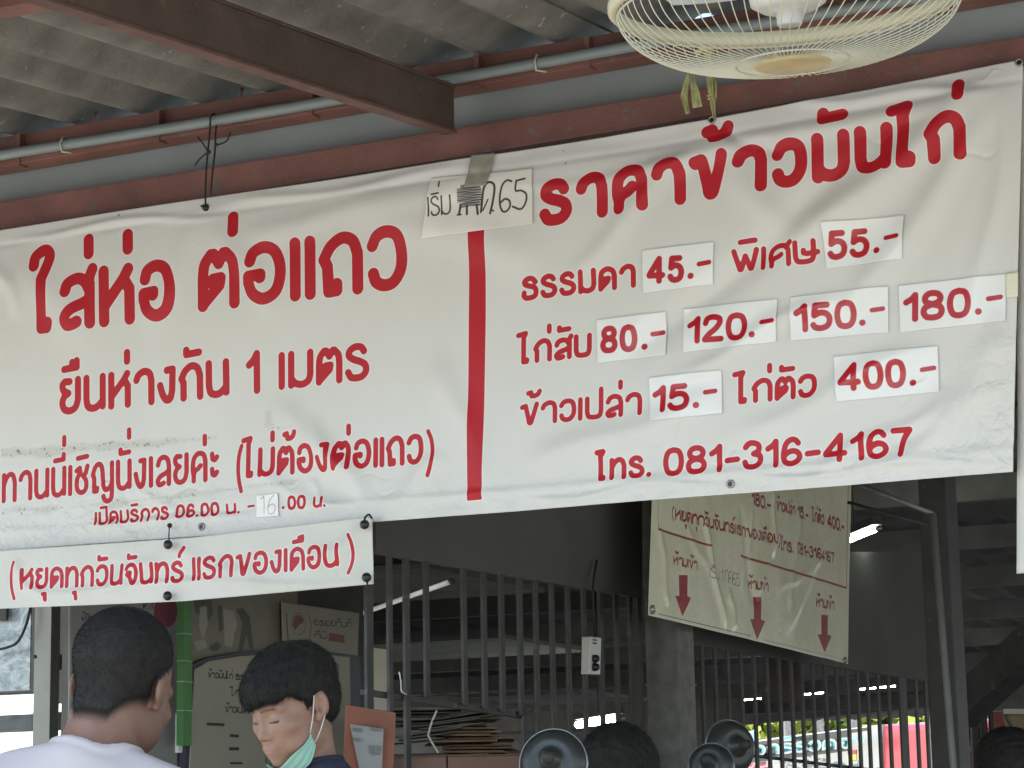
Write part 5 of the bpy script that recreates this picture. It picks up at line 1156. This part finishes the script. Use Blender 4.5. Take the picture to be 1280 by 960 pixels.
manB = person('young man looking down in navy shirt, green face mask hanging under his chin', pB, azB, hpB, RB, M['skinB'], mop, M['navy'],
    (((.25, .05, 1.14), (.17, .27, 1.10)), ((-.25, .05, 1.14), (-.17, .27, 1.10))), colB, M['denim'], M['hair'], scale=.88, neck_r=.046, sd=.175, shoulder_z=1.315)
strands(manB[0], manB[1], manB[2], *manB[3], M['hair'], 30000, .015, .00026, 5, .86)
# mask worn under the chin, in head space of the masked man
M['mask'] = mat('sea green mask cloth', (.26, .47, .37), .8, var=.08, bump=.3, bscale=200); M['elastic'] = mat('white elastic', (.62, .55, .5), .7)
def hB(p): return np.array(hpB) + RB @ np.array(p)
def wearable(name, verts, faces, m):
    me = bpy.data.meshes.new(name); me.from_pydata([tuple(hB(v)) for v in verts], [], faces); me.update(); o = bpy.data.objects.new(name, me); COL.objects.link(o); me.materials.append(m); o.parent = manB[0]
    me.polygons.foreach_set('use_smooth', [True] * len(me.polygons)); return o
vs, fs = [], []; NU, NVv = 29, 13
for i in range(NU):
    u = i / (NU - 1) * 2 - 1; ang = u * 1.45
    for j in range(NVv):
        v = j / (NVv - 1); pl_ = .0022 * math.sin(v * 19) * (1 - .4 * abs(u))
        rx = .070 + pl_ + .002 * v; ry = .077 - .012 * v + pl_
        x = math.sin(ang) * rx; y = .018 + math.cos(ang) * ry * (1 - .30 * v)
        z = -.101 - .040 * v * (1 - .25 * abs(u)) + .052 * abs(u) ** 1.7 + .003 * math.sin(u * 9 + v * 5)
        vs.append((x, y, z))
fs = [(i * NVv + j, i * NVv + j + 1, (i + 1) * NVv + j + 1, (i + 1) * NVv + j) for i in range(NU - 1) for j in range(NVv - 1)]
nv = len(vs); vs += [(x * .97, y * .97, z) for x, y, z in vs]; fs += [tuple(nv + q for q in reversed(f)) for f in fs]
wearable('face_mask', vs, fs, M['mask'])
for sx in (1, -1):
    for a, b_, c in (((.066, .026, -.050), (.077, .014, -.015), (.0845, .002, .026)), ((.064, .018, -.072), (.074, .002, -.050), (.082, -.014, -.022))):
        v, f = tube_geo(catmull([(sx * a[0], a[1], a[2]), (sx * b_[0], b_[1], b_[2]), (sx * c[0], c[1], c[2])], 4), .0016, 6); wearable('ear_loop', v, f, M['elastic'])
# dark figures low in the background
M['skinC'] = skin_mat('dim skin', (.22, .13, .1)); M['greytee'] = mat('dark grey shirt', (.04, .04, .04), .9)
def crowd(label, px, py, D, azo, sc):
    az = viewaz(px) + azo; hp = (0, .03, 1.53); return place(px, py, D, az, hp, sc), az, hp
for lab, px, py, D, azo in (('black haired person low at the bottom edge before the cement pillar', 776, 981, 5.6, 0.4), ('black haired person at the bottom right corner facing the camera', 1264, 979, 6.2, math.pi - .3)):
    loc, az, hp = crowd(lab, px, py, D, azo, 1.0); r = person(lab, loc, az, hp, rotm(0, .1, 0), M['skinC'], mop, M['greytee'], (((.24, 0, 1.1), (.2, .2, 1.0)), ((-.24, 0, 1.1), (-.2, .2, 1.0))), colA, M['denim'], M['hair'])
    strands(r[0], r[1], r[2], *r[3], M['hair'], 6000, .012, .0004, 9, .7)
